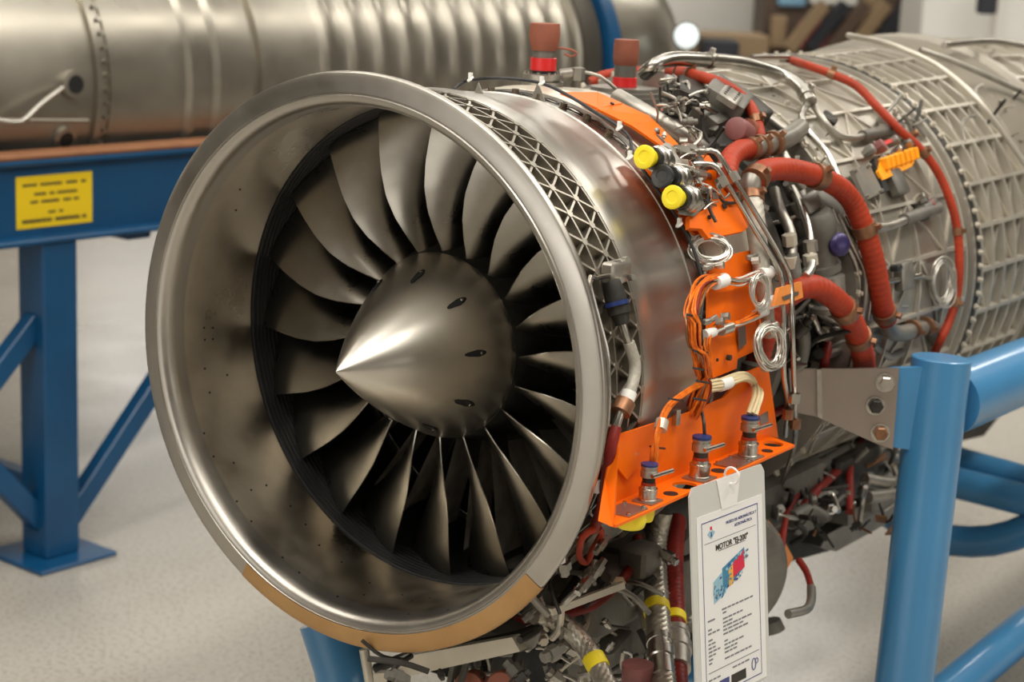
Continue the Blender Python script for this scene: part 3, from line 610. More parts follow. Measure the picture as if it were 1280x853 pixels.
pipe([(946,515,.38),(940,530,.385),(936,545,.39)], .009, 'dark_red', 'heat_sleeve')
ep('heat_sleeve', MB().tube([onR(940,455,.37), onR(930,500,.37), onR(918,535,.365)], .016, 12), 'cast_grey')
def coil(px, py, r, R, n, m, sxx=.8, thick=.0022, tilt=(1, -.35, .2)):
    for k in range(n):
        p = onR(px+random.uniform(-3, 3), py+random.uniform(-3, 3), r); d = Vector(tilt)+Vector([random.uniform(-.3, .3) for _ in range(3)])
        ep('wire_coil', MB().torus(p, d.normalized(), R*random.uniform(.78, 1.1), thick*.62, 28, 6, sxx), m)
coil(963,432,.43,.033,14,'wire_silver',.8,.0026)
coil(950,364,.42,.026,8,'wire_silver',.62,.0024)
coil(889,312,.405,.019,14,'wire_silver',1.5,.0024,(.5,-.6,.5))
coil(1180,352,.41,.042,6,'wire_silver',.7,.0026)
for x, y, r, w_ in ((900,352,.413,.017),(956,342,.412,.017),(907,411,.411,.014),(951,391,.412,.012),(905,480,.413,.016),(963,410,.42,.014),(962,457,.42,.014),(886,417,.41,.012),(965,378,.42,.016)):
    ep('harness_wrap', MB().tube([onR(x-6, y+2, r-.004), onR(x+6, y-2, r-.004)], w_*.62, 12), 'tie_white' if w_ != .014 else 'wire_silver', 'white harness wrap')
for x, y in ((868,395),(876,440),(876,462),(880,478),(876,500),(845,500),(822,560)): ep('lacing_tie', MB().tube([onR(x-10, y-2, .418), onR(x, y, .424), onR(x+9, y+1, .414)], .0016, 6), 'cable_black')
for x, y in ((884,402),(884,335),(938,322)):
    p = onR(x, y, .405); ep('standoff_clamp', MB().box(p, (.008, .020, .009), bev=.002).lathe([(0, .004), (.016, .004)], p+Vector((0, .010, 0)), (0, 1, .2), 8), 'steel_dull', 'grey standoff clamp')
for x, y in ((895,332),(902,396),(895,402),(940,326),(955,405)): ep('union_nut', MB().lathe([(0, .006), (.012, .006)], onR(x, y, .408), (1, .2, .2), 6), 'steel_dull')
ep('cable_clamp', MB().tube([onR(825,538,.425), onR(828,526,.421)], .0095, 12), 'cream', 'cream cable clamp')

# ------------------------------------------------------------------ tall capped ports on the engine top
def port(px, py_base, Y, s, heights):
    b_ = onY(px, py_base, Y); out = []
    for name, m, prof, lb in heights: out.append(ep(name, MB().lathe([(h*s, r*s) for h, r in prof], b_, (0, 0, 1), 28), m, lb))
    return b_
b1 = port(678, 108, .52, 1., [
    ('port_flange', 'steel_dull', [(-.05, .03), (0, .03), (0, .034), (.008, .034), (.009, .026), (.012, .026), (.012, .033), (.02, .033), (.021, .02)], None),
    ('port_neck', 'black_plastic', [(.018, .019), (.028, .019)], None),
    ('red_tape', 'red_tape', [(.026, .0205), (.0265, .0215), (.046, .0215), (.0465, .02)], 'bright red tape on the front port'),
    ('port_neck', 'cast_grey', [(.046, .0185), (.064, .0185)], None),
    ('rubber_boot', 'rubber_brown', [(.058, .020), (.062, .0215), (.072, .0245), (.085, .0255), (.098, .0245), (.1015, .0235), (.1015, 0)], 'brown rubber boot on the front port')])
ep('boot_strap', MB().tube([b1+Vector((.018, .012, .063)), b1+Vector((.036, .024, .061)), b1+Vector((.044, .03, .055)), b1+Vector((.036, .026, .050)), b1+Vector((.026, .02, .054))], .002, 8), 'rubber_brown')
for k in range(10): a = 2*PI*k/10; ep('port_bolt', MB().lathe([(0, .003), (.006, .003)], b1+Vector((math.cos(a)*.029, math.sin(a)*.029, .018)), (0, 0, 1), 6), 'steel')
ep('port_valve', MB().tube([b1+Vector((.02, .02, .02)), b1+Vector((.05, .04, .026))], .009, 12), 'cast_light'); ep('port_valve', MB().lathe([(0, .012), (.02, .012)], b1+Vector((.045, .035, .012)), (0, 0, 1), 6), 'cast_light')
pipe([b1+Vector((.05, .04, .026)), b1+Vector((.075, .055, .02)), b1+Vector((.095, .075, .0))], .003, 'steel_dull', 'pipe', raw=True)
b2 = port(780, 116, .80, 1.0, [
    ('port_flange', 'cast_light', [(-.03, .080), (-.004, .080), (-.004, .072), (.003, .072), (.003, .060), (.010, .060), (.010, .05)], 'wide stepped silver port base'),
    ('port_neck', 'black_plastic', [(.004, .033), (.008, .033), (.009, .024), (.012, .02)], None),
    ('red_tape', 'red_tape', [(.010, .0205), (.0105, .0215), (.027, .0215), (.0275, .02)], 'bright red tape on the rear port'),
    ('port_neck', 'cast_grey', [(.027, .0195), (.050, .0195)], None),
    ('rubber_boot', 'rubber_brown', [(.046, .0185), (.052, .0215), (.062, .0225), (.08, .0225), (.0925, .0215), (.0925, 0)], 'brown rubber boot on the rear port')])
# diagonal duct and control block
pipe([(772,122,.385),(800,138,.39),(840,162,.39),(878,188,.38)], .0145, 'steel_dull', 'cooling_duct', 'thick grey duct lying over the engine top', n=18)
def blk(px, py, r, size, m='cast_grey', rot=0, name='valve_block', lab=None):
    p = onR(px, py, r); q = Vector((p.x, 0, p.z)).normalized(); t = q.cross(Vector((0, 1, 0))); a = math.radians(rot)
    X = Vector((0, 1, 0))*math.cos(a) + t*math.sin(a); Y = q.cross(X)
    return ep(name, MB().box(p, size, X, Y, q, bev=.003), m, lab), p, q, X, Y
for a in ((905,128,.42,(.09,.07,.05),'cast_grey',20),(860,125,.40,(.08,.05,.05),'dark_metal',35),(885,150,.40,(.07,.05,.04),'cast_grey',10),(930,140,.40,(.06,.07,.05),'dark_metal',0),(845,112,.40,(.05,.05,.03),'cast_light',30),(870,170,.37,(.10,.06,.04),'dark_metal',30)): blk(*a)
o, p, q, X, Y = blk(912, 122, .445, (.055, .035, .016), 'cast_light', 20, lab='perforated grey valve block')
for i in range(5):
    for j in (-1, 1): ep('block_hole', MB().lathe([(0, .0024), (.0008, .0024)], p + X*(i-2)*.0105 + Y*j*.009 + q*.008, q, 8), 'black', parent=o)  # flat black discs paint the dark of the perforations
ep('blanking_cap', MB().lathe([(-.03, .015), (-.004, .0185), (.012, .0195), (.018, .0185), (.0195, .0165), (.0195, 0)], onR(925,163,.43), (.05, -.95, .2), 24), 'maroon', 'dull maroon blanking cap')
ep('blanking_cap', MB().lathe([(-.03, .016), (0, .016)], onR(933,160,.42), (.05, -.95, .2), 20), 'rubber_brown')
for k in range(26):
    x, y = random.uniform(820, 880), random.uniform(98, 140); pts = [(x, y, random.uniform(.40, .43)), (x+random.uniform(5, 20), y+random.uniform(-8, 8), random.uniform(.41, .44)), (x+random.uniform(15, 40), y+random.uniform(-6, 16), random.uniform(.39, .43))]
    pipe(pts, random.uniform(.0015, .004), random.choice(['wire_silver', 'steel', 'titan_rib', 'steel_dull']), 'pipe_fitting', n=6)
# comb shaped orange bracket and data plate on the casing
cb = plate([(1100,200),(1098,214),(1104,225),(1140,208),(1146,195),(1128,203)], .41, .006, 'orange_comb', 'comb_bracket', 'orange comb shaped bracket on the casing')
for k in range(7): p = onR(1106+k*6, 205-k*2.1, .413); ep('comb_tooth', MB().box(p, (.012, .018, .022), (0, 1, 0), (1, 0, .3), (-.3, 0, 1), bev=.002), 'orange_comb', parent=cb)
dp = plate([(1066,212),(1086,204),(1104,240),(1083,250)], .405, .008, 'cast_light', 'data_plate', 'pale metal data plate')
for x, y in ((1069,214),(1085,208),(1100,239),(1083,246)): hole(x, y, .406, .003, m='steel_dull', parent=dp)
plate([(1092,198),(1096,197),(1112,238),(1106,240)], .408, .01, 'black_plastic', 'gasket')
for x, y, r, rad, m in ((1098,185,.41,.012,'maroon'),(1115,178,.41,.009,'cast_light'),(1133,180,.41,.013,'steel'),(1120,190,.41,.008,'steel'),(1085,190,.41,.010,'cast_light'),(1140,170,.41,.008,'copper_clamp'),(1150,250,.40,.012,'steel'),(1160,258,.40,.009,'maroon')):
    ep('pipe_fitting', MB().lathe([(-.01, rad*.7), (0, rad), (.012, rad), (.014, rad*.6)], onR(x, y, r), (.7, .2, .6), 8), m)
plate([(1102,178),(1116,172),(1118,176),(1104,183)], .415, .004, 'red_tape', 'red_tab', 'small red tab')
blk(1120,228,.40,(.05,.05,.02),'cast_grey'); blk(1160,262,.40,(.06,.03,.025),'cast_grey',10); blk(1035,150,.392,(.03,.03,.02),'dark_metal',20)

# ------------------------------------------------------------------ core accessories between the brackets and the bypass casing
blk(1022,275,.36,(.10,.08,.08),'cast_grey',0,'gearbox_cover'); blk(1010,255,.385,(.07,.03,.03),'cast_light',10)
ep('actuator_body', MB().lathe([(-.05, .03), (-.04, .036), (-.01, .036), (0, .031), (.04, .031), (.042, .036), (.055, .036), (.06, .024), (.09, .022)], onR(1020,300,.37), (.1, .25, -1), 24), 'cast_grey', 'dark grey actuator housing')
ep('actuator_body', MB().lathe([(0, .028), (.045, .028), (.05, .034), (.06, .034)], onR(1035,345,.38), (.1, .1, -1), 20), 'cast_light')
ep('solenoid', MB().lathe([(-.024, .014), (-.018, .019), (.010, .020), (.014, .016), (.016, .008)], onR(1046,306,.40), (.8, -.5, .2), 20), 'purple', 'glossy purple solenoid cap')
for pts, rad, m in (([(968,238,.37),(975,262,.38),(988,290,.39),(990,320,.39)], .009, 'steel_dull'), ([(990,235,.38),(1003,262,.39),(1013,300,.40),(1014,330,.40)], .0075, 'steel'),
    ([(1000,240,.37),(1010,270,.38)], .010, 'cast_light'), ([(990,318,.395),(994,345,.395),(997,360,.39)], .011, 'cast_grey'), ([(1014,315,.40),(1014,335,.41),(1007,346,.41)], .0075, 'wire_silver'),
    ([(1055,270,.40),(1070,300,.40),(1088,335,.40),(1090,360,.40),(1085,400,.39)], .0042, 'steel'), ([(1048,268,.40),(1062,300,.40),(1080,338,.40),(1082,365,.40),(1078,400,.39)], .0042, 'steel_dull'),
    ([(1040,262,.40),(1055,300,.395),(1072,340,.395),(1075,400,.38)], .0042, 'steel_dull'),
    ([(1060,330,.36),(1066,380,.37),(1060,440,.37)], .006, 'dark_metal'), ([(1012,380,.35),(1022,410,.36),(1035,425,.35)], .005, 'wire_silver'), ([(1050,400,.35),(1035,425,.36),(1022,410,.36)], .004, 'wire_silver'),
    ([(1000,400,.35),(1005,430,.35),(1000,455,.35)], .012, 'cast_grey'), ([(1030,445,.36),(1050,440,.37),(1090,445,.37)], .008, 'steel_dull'), ([(1090,430,.38),(1110,445,.385),(1125,440,.385)], .009, 'cast_light'),
    ([(950,330,.38),(952,360,.39),(950,392,.39)], .0045, 'cast_light'), ([(1060,250,.39),(1064,262,.39)], .012, 'rubber_brown')):
    pipe(pts, rad, m, 'pipe')
for x, y in ((987,300),(988,328),(1013,308),(1013,325)): ep('union_nut', MB().lathe([(-.009, .012), (.009, .012)], onR(x, y, .393 if x < 1000 else .403), (.1, .2, -1), 6), random.choice(['cream', 'steel_dull']))
blk(1130,345,.395,(.05,.05,.02),'cast_light'); blk(1120,335,.40,(.02,.012,.02),'black_plastic',0); 
pipe([(1085,355,.395),(1110,352,.395),(1150,345,.395)], .006, 'steel', 'pipe'); pipe([(1150,345,.395),(1165,355,.395),(1170,400,.39)], .004, 'steel_dull', 'pipe')

def clutter(n, xr, yr, rr, scale=1., mats=('steel', 'steel_dull', 'cast_grey', 'cast_light', 'dark_metal', 'dark_metal'), seed=1):
    random.seed(seed)
    for k in range(n):
        x, y, r = random.uniform(*xr), random.uniform(*yr), random.uniform(*rr); p = onR(x, y, r); m = random.choice(mats); kx = random.random()
        if kx < .45:
            d = Vector([random.uniform(-1, 1) for _ in range(3)]).normalized()*.05*scale; e = Vector([random.uniform(-1, 1) for _ in range(3)]).normalized()*.04*scale
            ep('pipe', MB().tube([p-d, p, p+d*.6+e], random.uniform(.002, .006)*scale, 8, .012), m)
        elif kx < .8:
            d = Vector([random.uniform(-1, 1) for _ in range(3)]); s_ = random.uniform(.006, .014)*scale
            ep('union_nut', MB().lathe([(-s_*1.6, s_*.6), (-s_*.6, s_*.6), (-s_*.6, s_), (s_*.6, s_), (s_*.6, s_*.7), (s_*1.5, s_*.7)], p, d, random.choice([6, 12])), m)
        else:
            d = Vector([random.uniform(-1, 1) for _ in range(3)]).normalized(); X, Y, Z = frame(d); ep('small_bracket', MB().box(p, (random.uniform(.01, .04)*scale, random.uniform(.01, .03)*scale, .004), X, Y, Z, bev=.001), m)
clutter(34, (945, 1040), (240, 460), (.33, .375), seed=2)
clutter(30, (1000, 1125), (380, 470), (.33, .375), seed=3)
clutter(34, (940, 1030), (95, 230), (.375, .392), .6, ('titan_rib', 'steel', 'titan', 'cast_light'), seed=4)
# underside gearbox group (engine coordinates)
gb = ep('gearbox', MB().box((.10, .75, -.37), (.26, .62, .10), bev=.02).box((.14, .55, -.42), (.2, .22, .10), bev=.02).box((.2, .95, -.36), (.12, .3, .12), bev=.02), 'cast_grey', 'dark grey gearbox under the core')
ep('oil_tank', MB().lathe([(-.05, .09), (-.04, .112), (-.01, .117), (.012, .115), (.02, .108), (.022, .06), (.03, .055)], onX(904,716,.27), (.80, -.6, 0), 48), 'cast_grey', 'round grey pump housing behind the card')
def mass(pix, X, th, m, name='gearbox_casting', nrm=(1, 0, 0), label=None): return ep(name, MB().slab([onX(x, y, X) for x, y in pix], nrm, th), m, label, None, 0)
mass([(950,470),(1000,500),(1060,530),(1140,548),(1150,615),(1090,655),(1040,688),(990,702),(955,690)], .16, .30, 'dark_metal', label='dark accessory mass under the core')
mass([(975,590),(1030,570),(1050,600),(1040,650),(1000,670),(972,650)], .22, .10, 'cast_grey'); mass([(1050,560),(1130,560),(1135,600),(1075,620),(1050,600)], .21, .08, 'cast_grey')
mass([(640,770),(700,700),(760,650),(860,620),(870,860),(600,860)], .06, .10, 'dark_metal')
mass([(740,800),(770,745),(800,730),(835,745),(835,800),(790,830)], .16, .10, 'cast_grey'); mass([(690,740),(735,715),(752,735),(715,770)], .17, .06, 'cast_grey'); mass([(760,690),(810,680),(815,720),(775,735)], .18, .06, 'cast_grey')
ep('pump_foot', MB().lathe([(0, .02), (.02, .024), (.022, .02)], onX(962,776,.27), (.3, .1, -1), 12), 'cast_grey')
ep('orange_strap', MB().slab([onX(960,650,.30), onX(978,672,.30), onX(992,698,.30), onX(984,712,.30), onX(960,683,.30)], (.8, -.5, 0), .004), 'orange_faded', 'orange strap behind the card', smooth=0)
def ub(px, py, x, size, m, rot=(0, 0, 0), name='gearbox_part'):
    p = onX(px, py, x); R = Matrix.Rotation(math.radians(rot[0]), 3, 'X') @ Matrix.Rotation(math.radians(rot[2]), 3, 'Z')
    return ep(name, MB().box(p, size, R@Vector((1, 0, 0)), R@Vector((0, 1, 0)), R@Vector((0, 0, 1)), bev=.006), m)
mass([(1035,668),(1125,622),(1136,640),(1045,690),(1026,684)], .20, .12, 'cast_light', 'drain_tray'); mass([(1060,640),(1120,612),(1125,628),(1060,658)], .24, .06, 'cast_grey'); ub(1100,610,.24,(.05,.16,.07),'cast_grey'); ub(1050,590,.22,(.08,.2,.1),'dark_metal')
for pts, rad, m in (([(1000,560,.30),(1030,548,.31),(1070,540,.31)], .008, 'steel'), ([(1010,575,.30),(1050,562,.32),(1115,560,.31),(1140,563,.30)], .007, 'steel'), ([(970,600,.30),(1010,590,.31),(1060,560,.30)], .012, 'cast_light'),
    ([(1015,625,.28),(1025,615,.30),(1040,618,.30),(1048,640,.29)], .005, 'steel'), ([(990,650,.25),(1010,640,.26),(1030,650,.26)], .016, 'cast_grey'), ([(1080,600,.30),(1110,605,.30),(1140,600,.28)], .014, 'steel_dull'),
    ([(1085,622,.28),(1120,618,.28),(1140,615,.27)], .012, 'cast_light'), ([(960,560,.33),(975,540,.34),(1000,525,.34)], .008, 'cast_light'), ([(955,620,.33),(975,605,.34),(980,585,.35)], .006, 'steel')):
    pipe(pts, rad, m, 'pipe')
clutter(95, (965, 1125), (515, 670), (.27, .34), .9, ('steel', 'steel_dull', 'cast_grey', 'cast_light', 'dark_metal', 'copper_clamp', 'dark_metal', 'dark_metal'), seed=5)
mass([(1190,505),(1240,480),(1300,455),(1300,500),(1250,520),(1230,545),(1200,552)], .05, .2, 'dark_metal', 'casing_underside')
pipe([(1195,520,.36),(1230,512,.36),(1290,485,.36)], .008, 'dark_metal', 'pipe')
pipe([(1060,44,.44),(1120,58,.445),(1180,88,.445),(1230,135,.445),(1285,210,.445)], .006, 'titan_rib', 'pipe')
pipe([(1150,62,.45),(1200,80,.45),(1290,120,.45)], .006, 'steel_dull', 'pipe')
pipe([(1180,56,.46),(1240,52,.46),(1290,60,.46)], .007, 'steel', 'pipe')
clutter(16, (1200, 1290), (70, 190), (.415, .43), .6, ('titan_rib', 'cast_light', 'steel_dull', 'dark_metal'), seed=31)
clutter(10, (1100, 1150), (140, 180), (.40, .41), .8, ('titan_rib', 'cast_light', 'dark_metal'), seed=32)
clutter(26, (820, 905), (95, 190), (.40, .43), .55, ('steel_dull', 'cast_light', 'dark_metal', 'titan_rib', 'cast_grey'), seed=12)
clutter(22, (855, 930), (150, 260), (.40, .425), .5, ('steel', 'steel_dull', 'cast_light', 'dark_metal'), seed=13)
# underside below the inlet and the shelf
gl = lambda px, py, x: onX(px, py, x)
ep('gearbox', MB().box((.16, .42, -.40), (.20, .30, .10), bev=.02).box((.10, .25, -.43), (.16, .16, .05), bev=.01), 'cast_grey', 'cast housing under the fan case')
ep('pump_housing', MB().lathe([(-.03, .05), (-.02, .062), (.02, .062), (.03, .05)], onX(805,770,.22), (.4, -.9, .1), 28), 'cast_grey', 'round cast housing under the shelf')
ep('pump_housing', MB().lathe([(-.03, .03), (.03, .03), (.034, .02)], onX(795,725,.24), (.3, -.6, .6), 24), 'cast_light')
ub(740,790,.20,(.03,.12,.03),'cast_light',(35,0,0)); ub(760,810,.17,(.10,.12,.10),'cast_grey',(20,0,0)); ub(720,730,.22,(.02,.10,.012),'dark_metal',(30,0,0)); ub(800,700,.25,(.05,.06,.05),'cast_grey')
ep('support_strip', MB().slab([onX(690,762,.30), onX(780,728,.30), onX(782,736,.30), onX(692,770,.30)], (1, 0, 0), .006), 'cream', 'pale drilled strip')
ep('support_rail', MB().slab([onY(497,823,.10), onY(640,797,.10), onY(650,815,.10), onY(500,848,.10)], (0, -1, 0), .02), 'cream', 'pale metal rail under the inlet', smooth=0)
ep('support_rail', MB().slab([onY(466,843,.09), onY(498,840,.09), onY(500,856,.09), onY(468,858,.09)], (0, -1, 0), .02), 'cream', smooth=0)
ep('support_rail', MB().slab([onY(620,806,.16), onY(672,792,.16), onY(665,812,.16), onY(640,818,.16)], (0, -1, 0), .01), 'cast_light', smooth=0)
pipe([onY(470,836,.15), onY(520,818,.15), onY(600,805,.15), onY(660,790,.17), onY(700,765,.2)], .008, 'dark_metal', 'pipe', raw=True)
pipe([onY(455,812,.12), onY(462,853,.12)], .008, 'cream', 'pipe', raw=True)
for x in (588, 628): ep('blanking_cap', MB().lathe([(-.03, .022), (.008, .0235), (.012, .021), (.012, 0)], onY(x, 858, .12), (.35, -.9, .25), 24), 'rubber_brown', 'brown blanking cap under the inlet')
ep('blanking_cap', MB().lathe([(0, .022), (.05, .024), (.052, 0)], onX(795,870,.36), (0, 0, 1), 20), 'maroon', 'maroon rubber boot beside the braided hose')
ep('hose', MB().tube([onY(668,768,.22), onY(620,786,.22), onY(560,794,.22)], .009, 12), 'dark_red')
def clutterX(n, xr, yr, X, seed, mats=('steel_dull', 'cast_grey', 'cast_light', 'dark_metal', 'dark_metal', 'steel', 'cream'), s=1.):
    random.seed(seed)
    for k in range(n):
        p = onX(random.uniform(*xr), random.uniform(*yr), random.uniform(*X)); m = random.choice(mats); d = Vector([random.uniform(-1, 1) for _ in range(3)]).normalized(); e = Vector([random.uniform(-1, 1) for _ in range(3)]).normalized()
        if random.random() < .55: ep('pipe', MB().tube([p-d*.04*s, p, p+d*.03*s+e*.02*s], random.uniform(.002, .006)*s, 8, .012), m)
        else: s_ = random.uniform(.005, .013)*s; ep('union_nut', MB().lathe([(-s_*1.6, s_*.6), (-s_*.6, s_*.6), (-s_*.6, s_), (s_*.6, s_), (s_*.6, s_*.7), (s_*1.5, s_*.7)], p, d, 6), m)
clutterX(80, (660, 855), (690, 850), (.18, .30), 8)
clutterX(16, (640, 720), (765, 850), (.18, .28), 9)
clutterX(14, (470, 640), (818, 850), (.05, .16), 10)
for a_, b_2, r in (((755,700),(738,728),.006),((744,692),(762,668),.005),((738,722),(722,742),.006)): ep('union_nut', MB().lathe([(0, r), (.012, r), (.012, r*1.5), (.024, r*1.5), (.024, r), (.036, r)], onX(*a_, .34), onX(*b_2, .34)-onX(*a_, .34), 6), 'steel')
pipe([onX(745,700,.33), onX(738,725,.33), onX(715,745,.32), onX(705,755,.31)], .0055, 'steel_dull', 'pipe', raw=True)

# ================================================================== information card
C0 = onX(862, 614, .4600); CX = C0 + AX
card = thing('information_card', 'white laminated information card hanging from the orange shelf', 'sign', (CX.x, CX.y, CX.z-.32))
u_ = Vector((math.sin(math.radians(5.1)), math.cos(math.radians(5.1)), 0)); up = -Vector((.036, -.003, -.316)).normalized(); nn = u_.cross(up).normalized()
CWd, CH = .194, .326
def cp(u, v, d=0.): return C0 + AX + u_*u*CWd + up*(v*CH - CH + .002) + nn*d - card.location
def cadd(name, poly, d, th, m, label=None): return MB().slab([cp(u, v, d) for u, v in poly], nn, th).build(name, M[m], card, 0, label)
cadd('plastic_sleeve', [(0, 0), (1, 0), (1, .965), (.96, 1), (.04, 1), (0, .965)], 0, .003, 'sleeve', 'translucent grey plastic sleeve')
cadd('printed_sheet', [(.07, .012), (.95, .012), (.95, .865), (.07, .865)], .0008, .0006, 'paper', 'white printed sheet')
cadd('sleeve_tab', [(.40, .86), (.60, .86), (.66, 1.0), (.34, 1.0)], .0014, .001, 'paper')
MB().torus(cp(.52, 1.0, .004), u_, .012, .0018, 16, 6).build('hanging_loop', M['tie_white'], card, 40)
def line(u0, v0, u1, v1, w_, m='ink_grey'):
    if abs(v1-v0) < 1e-6: cadd('printed_line', [(u0, v0-w_/2), (u1, v0-w_/2), (u1, v0+w_/2), (u0, v0+w_/2)], .0012, .0003, m)
    else: cadd('printed_line', [(u0-w_*.7, v0), (u0+w_*.7, v0), (u0+w_*.7, v1), (u0-w_*.7, v1)], .0012, .0003, m)
line(.13, .83, .88, .83, .004, 'ink_blue'); line(.13, .04, .88, .04, .004, 'ink_blue'); line(.13, .04, .13, .83, .004, 'ink_blue'); line(.88, .04, .88, .83, .004, 'ink_blue')
line(.16, .735, .85, .735, .002); line(.16, .155, .85, .155, .003)
def text(body, u, v, size, m='ink_grey', align='LEFT', obj=card, fr=None, name='printed_text', bold=0.):
    cu = bpy.data.curves.new(name, 'FONT'); cu.body = body; cu.size = size; cu.align_x = align; cu.extrude = .0002; cu.offset = bold
    o = bpy.data.objects.new(name, cu); col.objects.link(o); dg = bpy.context.evaluated_depsgraph_get(); me = bpy.data.meshes.new_from_object(o.evaluated_get(dg))
    bpy.data.objects.remove(o); o = bpy.data.objects.new(name, me); me.materials.clear(); me.materials.append(M[m]); col.objects.link(o); o.parent = obj
    X, Y, Z, p = fr or (u_, up, nn, cp(u, v, .0012))
    o.matrix_local = Matrix(((X.x, Y.x, Z.x, p.x), (X.y, Y.y, Z.y, p.y), (X.z, Y.z, Z.z, p.z), (0, 0, 0, 1)))
    return o
text('MUSEO DE AERONÁUTICA Y', .86, .790, .0062, 'ink_blue', 'RIGHT'); text('ASTRONÁUTICA', .80, .765, .0062, 'ink_blue', 'RIGHT')
text('MOTOR "EJ-200"', .52, .690, .0118, 'ink', 'CENTER', bold=.0002); line(.34, .684, .70, .684, .002, 'ink')
cadd('emblem', [(.20, .775), (.235, .79), (.25, .775), (.265, .79), (.30, .775), (.27, .76), (.25, .75), (.23, .76)], .0013, .0003, 'print_light'); cadd('emblem', [(.238, .79), (.262, .79), (.262, .805), (.238, .805)], .0013, .0003, 'print_red')
cadd('emblem', [(.238, .76), (.262, .76), (.255, .782), (.245, .782)], .00135, .0003, 'ink_blue')
random.seed(21)
def eng(u, w_, m, d): cadd('printed_engine', [(u[0], w_[0]), (u[1], w_[1]), (u[1], w_[2]), (u[0], w_[3])], d, .0003, m)
eng((.26, .42), (.455, .485, .595, .555), 'print_light', .0013); eng((.38, .68), (.485, .565, .655, .60), 'print_teal', .0014); eng((.50, .68), (.535, .565, .645, .60), 'print_red', .0015); eng((.46, .52), (.505, .515, .60, .585), 'print_gold', .0016)
for k in range(110):
    t = random.random(); u = .25+.46*t; v = .500+.11*t+random.uniform(-.058, .05)*(1 if t > .15 else .7); s = random.uniform(.008, .028)
    if .50 < u < .66 and abs(v-(.500+.11*t)) < .035: continue
    cadd('printed_engine', [(u, v), (u+s, v+.003), (u+s, v+.012), (u, v+.009)], .0017+random.random()*.0002, .0002, random.choice(['print_teal', 'print_teal', 'ink_blue', 'print_light', 'print_light', 'ink_grey']))
def words(u, v, n, wd=(.03, .08), umax=.84):   # lettering too small to read in the photograph
    pts = []
    for k in range(n):
        s = random.uniform(*wd)
        if u+s > umax: break
        pts.append((u, s)); u += s+.012
    mb = MB()
    for a, s in pts:
        mb.slab([cp(a, v, .0012), cp(a+s, v, .0012), cp(a+s, v+.0075, .0012), cp(a, v+.0075, .0012)], nn, .0002)
    mb.build('printed_text', M['ink_grey'], card, 0)
words(.36, .412, 7); words(.17, .385, 1, (.08, .1))
for v, n in ((.395, 1), (.368, 5), (.350, 2), (.333, 6), (.316, 4), (.298, 5)): words(.37, v, n)
for v, n in ((.345, 1), (.328, 3), (.298, 1), (.280, 2), (.262, 2), (.245, 3), (.228, 2), (.210, 1), (.193, 1)): words(.17, v, n, (.03, .06), .34)
for v, n in ((.265, 1), (.248, 5), (.230, 3), (.213, 3), (.185, 6)): words(.38, v, n)
words(.48, .128, 4); words(.16, .118, 3, (.03, .05), .34)
cadd('partner_logo', [(.30, .055), (.43, .055), (.43, .10), (.30, .10)], .0013, .0003, 'ink_blue'); cadd('partner_logo', [(.46, .055), (.66, .055), (.66, .10), (.46, .10)], .0013, .0003, 'ink')
MB().torus(cp(.77, .10, .0013), nn, .0085, .0008, 24, 4, .6).build('partner_logo', M['ink_blue'], card, 0)
MB().torus(cp(.81, .11, .0013), nn, .004, .0006, 16, 4).build('partner_logo', M['ink_blue'], card, 0)

# ================================================================== front stand
PX = .52
pt = onX(1177, 447, PX); pd = onX(1131, 845, PX)
ST = thing('engine_stand', 'light blue tubular steel stand holding the front engine', 'stand', (pt.x, pt.y, 0))
def sp_(name, mb, m='blue_paint', label=None, smooth=40):   # engine coords -> stand child
    o = mb.build(name, M[m], ST, smooth, label); o.location = Vector((0, 0, H)) - ST.location; return o
dn = (pd-pt).normalized(); foot = pt + dn*((-H - pt.z)/dn.z); RP = .0505
sp_('upright_post', MB().lathe([(0, RP-.002), (.002, RP), ((foot-pt).length, RP)], pt, dn, 40), label='upright round post')
rd = Vector((math.sin(math.radians(3)), math.cos(math.radians(3)), 0))
rp = pt + rd*.04 + Vector((0, 0, -.085))
def railto(p, d, l, r, name, label=None, m='blue_paint'): return sp_(name, MB().tube([p, p+d*l], r, 32, 1.), m, label)
railto(rp, rd, 2.4, .060, 'side_rail', 'thick horizontal side rail running back')
r2 = pt + Vector((0, 2.3, 0)); r2.z = pt.z
sp_('upright_post', MB().tube([rp+rd*2.36+Vector((0, 0, .06)), rp+rd*2.36+Vector((0, 0, -H-rp.z))], RP, 32, 2.), label=None)
# lower frame
zl = -H+.12
sp_('floor_rail', MB().tube([Vector((foot.x, foot.y, zl)), Vector((foot.x+.12, foot.y+2.4, zl))], .04, 24, 2.))
a = onZ(1290, 780, -.80); b_ = onZ(1195, 858, -.80)
sp_('diagonal_brace', MB().tube([a+(a-b_).normalized()*.8, b_+(b_-a)*.3], .042, 24, 2.), label='diagonal brace at the lower right')
sp_('cross_tube', MB().tube([onY(1180,572,2.0), onY(1300,606,2.0)], .034, 24, 2.)); sp_('cross_tube', MB().tube([onY(1180,600,1.9), onY(1300,630,1.9)], .036, 24, 2.))
sp_('curved_tube', MB().tube([onY(1110,640,1.9), onY(1150,665,1.9), onY(1190,676,1.9), onY(1240,676,1.9), onY(1290,660,1.9), onY(1340,630,1.9)], .036, 24, .05), label='curved blue cradle tube')
f1 = onZ(405, 800, -.62); 
sp_('upright_post', MB().tube([onY(408,775,.15), onY(440,900,.15)-Vector((0, 0, .0)), onY(440,900,.15)-Vector((0, 0, .30))], .045, 28, 2.), label='lower post under the inlet')
sp_('cross_tube', MB().tube([onZ(540,800,-.74), onZ(900,856,-.74)], .05, 24, 2.))
